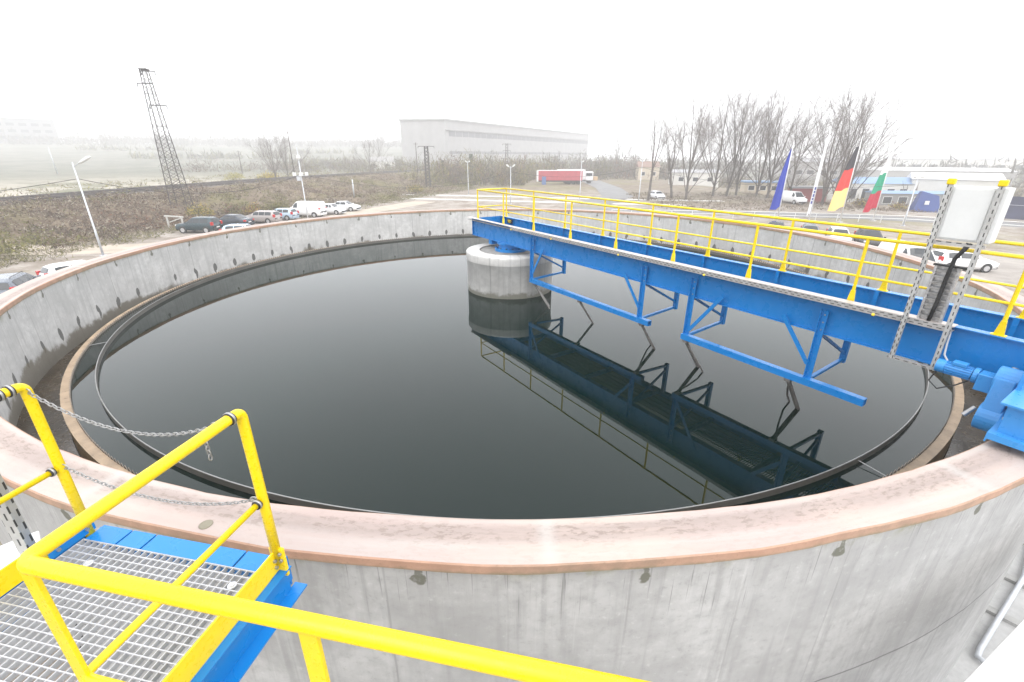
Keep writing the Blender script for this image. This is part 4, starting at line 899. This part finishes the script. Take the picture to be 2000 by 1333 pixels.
tm = MB(); tm.add([(-1.9, -1, 0), (1.9, -1, 0), (1.9, 1, 0), (-1.9, 1, 0), (-1.2, -.6, 3.4), (1.3, -.5, 2.7), (1.2, .7, 2.6), (-1.1, .7, 3.3)], [(0, 1, 5, 4), (1, 2, 6, 5), (2, 3, 7, 6), (3, 0, 4, 7), (4, 5, 6, 7)]); tm.build("tarpaulin", cw("blue_tarpaulin", (.035, .07, .24)), ta); MB().b2((-.5, -.92, 1.3), (.1, -.86, 1.9)).build("tag", M['white'], ta)
fh = thing("wooden_frame", "weathered wooden frame standing left of the dark utility car", "frame", (-38.6, 53.6, GZ), R_(-20))
for x in (-1.2, 1.2): MB().bar((x, 0, 0), (x, 0, 1.35), .14).build("post", M['path'], fh)
MB().bar((-1.5, 0, 1.42), (1.5, 0, 1.42), .16, .14).build("cross_beam", M['path'], fh); MB().bar((-.9, .02, .75), (1.1, .02, 1.3), .1).build("brace", M['path'], fh)

# ------------------------------------------------------------------ bare trees
def bare_tree(seed, H, spread=.5, lean=0.0, fork=.30, dens=1.0):
    rnd = random.Random(seed); tr_ = MB(); cr = MB()
    def wob(p, d, L, r0, r1, n, mb, sides, up=.0, wig=.12):
        pts = [p]; rs = [r0]
        for i in range(n):
            d = (d + Vector((rnd.gauss(0, wig), rnd.gauss(0, wig), rnd.gauss(0, wig * .5) + up))).normalized(); p = p + d * (L / n); pts.append(p); rs.append(r0 + (r1 - r0) * (i + 1) / n)
        mb.tube(pts, rs, sides, False); return pts, rs
    def side(d, ang):
        a = d.orthogonal().normalized(); a.rotate(Matrix.Rotation(rnd.random() * 6.283, 3, d)); return (d * math.cos(ang) + a * math.sin(ang)).normalized()
    def twigs(pts, L, k):
        for _ in range(k):
            i = rnd.randint(1, len(pts) - 1); q = pts[i - 1].lerp(pts[i], rnd.random()); dd = (pts[i] - pts[i-1]).normalized()
            tp, _r = wob(q, side(dd, rnd.uniform(.3, .7)), L * rnd.uniform(.6, 1.3), .0085, .0045, 3, cr, 3, .03, .07)
            for _k in range(2):
                j = rnd.randint(1, 3); wob(tp[j], side((tp[j] - tp[j-1]).normalized(), rnd.uniform(.35, .7)), L * .55, .0055, .0035, 2, cr, 3, .03, .07)
    tp, trd = wob(Vector((0, 0, -.3)), Vector((lean, rnd.gauss(0, .04), 1)).normalized(), H * fork, .25, .18, 5, tr_, 8, .02, .04)
    heads = []; nl = int(rnd.randint(6, 8) * dens + 2)
    for k in range(nl):
        st = tp[-1] if k < 2 else tp[rnd.randint(1, 5)]
        ax = Vector((lean, 0, 1)).normalized(); ang = rnd.uniform(.05, .25) if k < 2 else rnd.uniform(.25, .95) * spread * 1.9
        a0 = ax.orthogonal().normalized(); a0.rotate(Matrix.Rotation(k * 2.4 + rnd.uniform(-.4, .4), 3, ax)); d = (ax * math.cos(ang) + a0 * math.sin(ang)).normalized()
        lp, lr = wob(st, d, (H - st.z) * rnd.uniform(.82, 1.0), .13 if k < 2 else .085, .016, 9, tr_, 6, .012, .045); heads.append((lp, lr))
    for lp, lr in heads:
        for b in range(int(8 * dens) + 1):
            i = rnd.randint(2, 9); q = lp[i - 1].lerp(lp[i], rnd.random()); d = side((lp[i] - lp[i-1]).normalized(), rnd.uniform(.3, .65)); L = H * .30 * (1.25 - i / 10) * rnd.uniform(.7, 1.25)
            bp_, br2 = wob(q, d, L * 1.1, .030, .009, 6, cr, 4, .03, .06)
            for c_ in range(3):
                ii = rnd.randint(1, 6); cp, _c = wob(bp_[ii], side((bp_[ii] - bp_[ii-1]).normalized(), rnd.uniform(.3, .6)), L * .55, .014, .007, 4, cr, 3, .05, .07); twigs(cp, 1.3, 3)
            twigs(bp_, 1.6, 4)
        twigs(lp[4:], 1.4, 8)
    return tr_, cr
TP = {}
def tree(kind, x, y, rz, s, label, group=None, seed=0, H=18, name="bare_tree", **kw):
    key = (seed, H)
    o = thing(name, label, "tree", (x, y, hz(x, y)), rz, group); o.scale = (s, s, s)
    if key not in TP:
        a, b = bare_tree(seed, H, **kw); TP[key] = (a.build("trunk", M['bark'], o), b.build("crown", M['twig'], o))
    else:
        for q in TP[key]: c = q.copy(); COL.objects.link(c); c.parent = o
    return o
GT = "bare trees along the yard at right"
trees = [(25.9, 91.0, 21, 12.5, "thin bare sapling, leftmost of the row right of the trailer", dict(spread=.25, fork=.45, dens=.5)),
 (31.9, 95.6, 22, 12.5, "short forked bare tree just right of the thin sapling", dict(spread=.4, fork=.4, dens=.5)),
 (33.9, 93.4, 23, 18, "tall bare tree with leaning trunk left of the dense group", dict(spread=.5, lean=.10)),
 (42.2, 100.8, 24, 18, "bare tree with twin limbs in the left half of the dense group", dict(spread=.5)),
 (45.1, 101.0, 25, 19, "slender bare tree between two fuller trees left of the blue flag", dict(spread=.35)),
 (48.3, 103.6, 26, 19, "tall many-branched bare tree in the middle of the dense group", dict(spread=.5)),
 (51.4, 101.1, 24, 18, "bare tree left of the blue flag pole, behind its neighbour", dict(spread=.5)),
 (51.2, 96.2, 23, 18, "bare tree whose trunk stands right behind the blue flag", dict(spread=.5, lean=.10)),
 (53.2, 91.8, 26, 17, "bare tree with low branches between blue flag and white banner", dict(spread=.5)),
 (54.6, 84.0, 27, 17.5, "big bare tree with dark trunk between the banner and the tricolour", dict(spread=.6)),
 (54.2, 80.6, 28, 16, "dark-trunked bare tree nearest the tricolour flag", dict(spread=.7)),
 (58.8, 84.1, 27, 17.5, "spreading bare tree behind the tricolour, rightmost of the row", dict(spread=.6))]
for i, (x, y, sd, H, lab, kw) in enumerate(trees):
    base = {24: 18, 23: 18, 26: 19, 27: 17.5}.get(sd, H); tree('b', x, y, i * 1.7 if i not in (2,) else 0, H / base, lab, GT, sd, base, **kw).scale *= 1.05
tree('b', -58.5, 120, .5, .60, "small bare tree, left one of a pair beyond the railway", "bare trees beyond the railway", 24, 18)
tree('b', -58.2, 126, 2.5, .58, "small bare tree, right one of a pair beyond the railway", "bare trees beyond the railway", 27, 17.5)
tree('b', -44.2, 152, 1.5, .52, "squat bare tree behind the railway left of the hall", "bare trees beyond the railway", 27, 17.5)
tree('b', -81, 300, 1.0, 1.15, "tall hazy bare tree standing alone left of the hall", "bare trees beyond the railway", 27, 17.5)
tree('b', 49, 232, 3.0, 1.1, "hazy bare tree beyond the road right of the hall", None, 26, 19)
tree('b', 78, 330, 4.0, 1.0, "faint bare tree at the right end of the hall", None, 24, 18)
for i, (x, y, s, lab) in enumerate(((-330, 400, .9, "faint hazy tree right of the factory block"), (-205, 290, .8, "faint rounded tree in the field left of the pylon"), (196, 300, 1.0, "faint tree on the right horizon left of the poplars"))):
    tree('b', x, y, i, s, lab, None, 27, 17.5)

# ------------------------------------------------------------------ shrubs, scrub and woods
def spray(mb, c, R, Hh_, n, cols, rnd, blade=(.5, 1.1), wd=.06, up=.6):
    """clump of leaf- and twig-sized blades"""
    for _ in range(n):
        a = rnd.random() * 6.283; rr = R * math.sqrt(rnd.random()); p = Vector((c[0] + rr * math.cos(a), c[1] + rr * math.sin(a), c[2] + rnd.random() ** 1.3 * Hh_ * (1 - .6 * (rr / R) ** 2)))
        d = Vector((rnd.gauss(0, 1), rnd.gauss(0, 1), abs(rnd.gauss(0, 1)) * up * 1.6)).normalized(); L = rnd.uniform(*blade); s = d.orthogonal().normalized(); s.rotate(Matrix.Rotation(rnd.random() * 6.283, 3, d)); w = wd * rnd.uniform(.6, 1.5)
        q = p + d * L; o = len(mb.v); k = rnd.choice(cols); f = rnd.uniform(.88, 1.14); col = (k[0] * f, k[1] * f, k[2] * f, 1)
        mb.v += [tuple(p - s * w), tuple(p + s * w), tuple(q + s * w * .3), tuple(q - s * w * .3)]; mb.c += [col] * 4; mb.f.append((o, o+1, o+2, o+3)); mb.m.append(0)
BRN = [(.105, .072, .046), (.14, .108, .078), (.085, .062, .046), (.18, .14, .10)]; OLV = [(.135, .128, .040), (.17, .155, .06), (.10, .098, .038)]; OCH = [(.30, .24, .05), (.36, .26, .06), (.22, .20, .06)]; RST = [(.17, .09, .055), (.13, .08, .06)]; PAL = [(.28, .25, .20), (.22, .19, .15)]
rnd = random.Random(11)
sc = MB(); sc.c = []
for _ in range(2600):
    y = rnd.uniform(18, 150) if rnd.random() < .8 else rnd.uniform(18, 70); xf = lerp_tab(FOOT, y); xr = lerp_tab(RAIL, y); t = rnd.random(); x = xf + (xr + 3.2 - xf) * t - .3
    g = math.sin(x * .21 + y * .13) + math.sin(x * .09 - y * .17) + rnd.gauss(0, .6)
    cols = OLV if g > .9 else (RST + BRN if g < -1.3 else BRN + PAL[:1]); hgt = rnd.uniform(.25, .9) if rnd.random() < .8 else rnd.uniform(.9, 1.8)
    spray(sc, (x, y, hz(x, y)), rnd.uniform(.6, 1.5), hgt, rnd.randint(16, 30), cols, rnd, (.15, .42), .05)
for _ in range(900):
    y = rnd.uniform(20, 130); x = lerp_tab(FOOT, y) + rnd.gauss(.8, 1.2); spray(sc, (x, y, hz(x, y)), rnd.uniform(.5, 1.2), .25, 14, OLV + PAL, rnd, (.15, .4), .03)
for _ in range(500):
    y = rnd.uniform(10, 220); x = lerp_tab(RAIL, y) - 5.5 - rnd.random() ** 2 * 40; spray(sc, (x, y, hz(x, y)), rnd.uniform(.8, 2), rnd.uniform(.2, .8), 16, OCH[2:] + PAL + OLV, rnd, (.3, .8), .06)
for _ in range(420):
    x = rnd.uniform(24, 75); y = rnd.uniform(74, 110); spray(sc, (x, y, hz(x, y)), rnd.uniform(.6, 1.6), rnd.uniform(.1, .5), 18, BRN + PAL, rnd, (.2, .6), .04)
tag(sc.build("scrub", M['tint']), kind='stuff')
wo = MB(); wo.c = []
HAZ = [(.10, .09, .075), (.13, .115, .09), (.085, .08, .065)]
def wood(x, y, R, H, n, cols): spray(wo, (x, y, hz(x, y)), R, H, n, cols, rnd, (.6, 1.8), .07, 1.4)
for _ in range(330):
    y = rnd.uniform(132, 235); x = -12 + (y - 132) * .25 + rnd.uniform(-14, 16) if rnd.random() < .5 else rnd.uniform(-30, 14) + (y - 150) * .1
    if x < lerp_tab(RAIL, y) + 3 and y < 230: continue
    if y < 158 and 3 < x < 30: continue
    wood(x, y, rnd.uniform(1.5, 3), rnd.uniform(3.5, 9.0), 110, rnd.choice((BRN, OLV + HAZ, HAZ, RST + OLV, OCH[2:] + OLV, BRN + [(.20, .16, .05)])))
for _ in range(260):
    y = rnd.uniform(165, 260); x = rnd.uniform(14, 62) + (y - 165) * .12
    if 17 < x < 28: continue
    wood(x, y, rnd.uniform(2, 4), rnd.uniform(4, 10), 90, rnd.choice((HAZ, OLV + HAZ, RST + HAZ)))
for _ in range(230):
    x = rnd.uniform(62, 150); y = rnd.uniform(112, 200) - (x - 62) * .25; wood(x, y, rnd.uniform(1.5, 3.5), rnd.uniform(1.2, 4.5), 50, rnd.choice((HAZ, BRN, OLV + HAZ)))
for _ in range(320):
    y = rnd.uniform(175, 300); x = lerp_tab(RAIL, y) - 8 - rnd.random() * 95; wood(x, y, rnd.uniform(2, 4.5), rnd.uniform(2, 6), 60, rnd.choice((HAZ, BRN, OLV + HAZ)))
def fwood(x, y, R, H, n, cols): spray(wo, (x, y, hz(x, y)), R, H, n, cols, rnd, (1.5, 4.0), .32, 1.4)
for _ in range(620):
    a = R_(rnd.uniform(-54, 3)); r = rnd.uniform(560, 740); fwood(r * math.sin(a), r * math.cos(a), rnd.uniform(5, 10), rnd.uniform(5, 14), 46, HAZ)
for k in range(5):
    a0 = rnd.uniform(-50, -12); r = rnd.uniform(260, 480)
    for i in range(26): a = R_(a0 + i * .32); fwood(r * math.sin(a) + rnd.gauss(0, 3), r * math.cos(a) + rnd.gauss(0, 3), 3, rnd.uniform(1, 4), 14, HAZ + OLV)
for _ in range(420):
    a = R_(rnd.uniform(4, 56)); r = rnd.uniform(230, 480); wood(r * math.sin(a), r * math.cos(a), rnd.uniform(3, 7), rnd.uniform(3, 9), 55, HAZ + OLV) if rnd.random() < .4 else fwood(r * math.sin(a), r * math.cos(a), rnd.uniform(4, 8), rnd.uniform(4, 10), 40, HAZ)
tag(wo.build("far_woods", M['tint']), kind='stuff')
def shrub(x, y, R, H, n, cols, label, name="shrub", seed=1, wd=.05):
    r_ = random.Random(seed); o = thing(name, label, "bush", (x, y, hz(x, y))); st_ = MB()
    for k in range(7): a = k * .9; st_.tube([(0, 0, -.1), (R * .3 * math.cos(a), R * .3 * math.sin(a), H * .4), (R * .6 * math.cos(a), R * .6 * math.sin(a), H * .75)], [.05, .03, .015], 5)
    st_.build("stems", M['bark'], o); mb = MB(); mb.c = []
    for k in range(9):
        a = r_.random() * 6.283; q = R * .6 * math.sqrt(r_.random()); spray(mb, (q * math.cos(a), q * math.sin(a), H * r_.uniform(.05, .35)), R * .5, H * r_.uniform(.45, .7), n // 9, cols, r_, (.12, .35), wd)
    mb.build("leaves", M['tint'], o)
shrub(-40.3, 60.5, 1.8, 2.3, 700, OCH + OLV, "yellowing bush on the slope behind the dark utility car", seed=2)
shrub(-37.6, 63.0, 1.7, 2.2, 700, OLV + RST, "olive bush on the slope behind the dark blue saloon", seed=3)
shrub(-36.4, 65.5, 1.6, 2.0, 600, RST + OCH[1:], "rust and ochre bush on the slope above the silver estate", seed=4)
shrub(-33.6, 67.5, 2.2, 2.1, 800, OLV, "low green-brown bush on the slope behind the pale blue hatchback", seed=5)
shrub(-64.3, 127, 3.6, 3.2, 900, [(.42, .30, .03), (.36, .28, .05), (.25, .22, .06)], "bright yellow bush beyond the railway under the bare tree pair", seed=6, wd=.09)
shrub(-71, 124, 3.0, 2.4, 700, [(.30, .27, .07), (.24, .22, .07)], "pale yellow-green bush beyond the railway right of the pylon", seed=7, wd=.09)
shrub(-21.4, 106, 2.2, 2.6, 700, OCH + OLV, "ochre bush at the embankment end near the sandy ramp", seed=8, wd=.07)
shrub(67.0, 82, 1.8, 1.8, 500, RST + OCH, "rusty ochre bush left of the blue tarpaulin stack", seed=12, wd=.07)
shrub(62.0, 84, 2.0, 2.2, 600, OCH + BRN, "yellow-brown bush between the rightmost flag and the lamp post", seed=13, wd=.07)
shrub(73.5, 80, 1.6, 1.9, 500, OLV, "green bush right of the blue tarpaulin stack", seed=14, wd=.07)
shrub(2.5, 152, 3.4, 4.6, 800, OCH[2:] + OLV, "yellow-green autumn thicket bush below the middle of the hall", seed=15, wd=.12)
shrub(18.5, 190, 4.0, 5.5, 800, RST + [(.24, .15, .08)], "russet autumn bush behind the red trailer", seed=16, wd=.14)
def conifer(x, y, H, label, cols, name="conifer"):
    r_ = random.Random(int(x * 7)); o = thing(name, label, "tree", (x, y, hz(x, y)), 0); MB().tube([(0, 0, 0), (0, 0, H * .9)], [.2, .05], 6).build("trunk", M['bark'], o)
    mb = MB(); mb.c = []
    for k in range(26):
        t = k / 26; spray(mb, (0, 0, H * (.12 + .86 * t)), H * .13 * (1 - t) + .25, H * .06, 46, cols, r_, (.3, .8), .06, .2)
    mb.build("crown", M['tint'], o)
CG = [(.035, .05, .03), (.045, .06, .035)]
conifer(284, 330, 21, "tall narrow poplar on the right horizon, left of its twin", CG, "poplar"); conifer(296, 330, 23, "taller narrow poplar on the right horizon, right of its twin", CG, "poplar")
conifer(-13.5, 160, 8, "dark green conifer in the thicket below the hall", [(.05, .07, .035), (.07, .09, .04)])

# ------------------------------------------------------------------ haze
hm = bpy.data.materials.new("ground_haze"); hm.use_nodes = True; hn = hm.node_tree; hn.nodes.remove(hn.nodes["Principled BSDF"])
pv = hn.nodes.new("ShaderNodeVolumePrincipled"); pv.inputs["Color"].default_value = (.95, .95, .955, 1); pv.inputs["Density"].default_value = .0016
hn.links.new(pv.outputs[0], hn.nodes["Material Output"].inputs["Volume"])
hb = MB().b2((-1250, -1250, -9.0), (1250, 1250, 46)); hbo = hb.build("haze", hm); tag(hbo, kind='stuff')
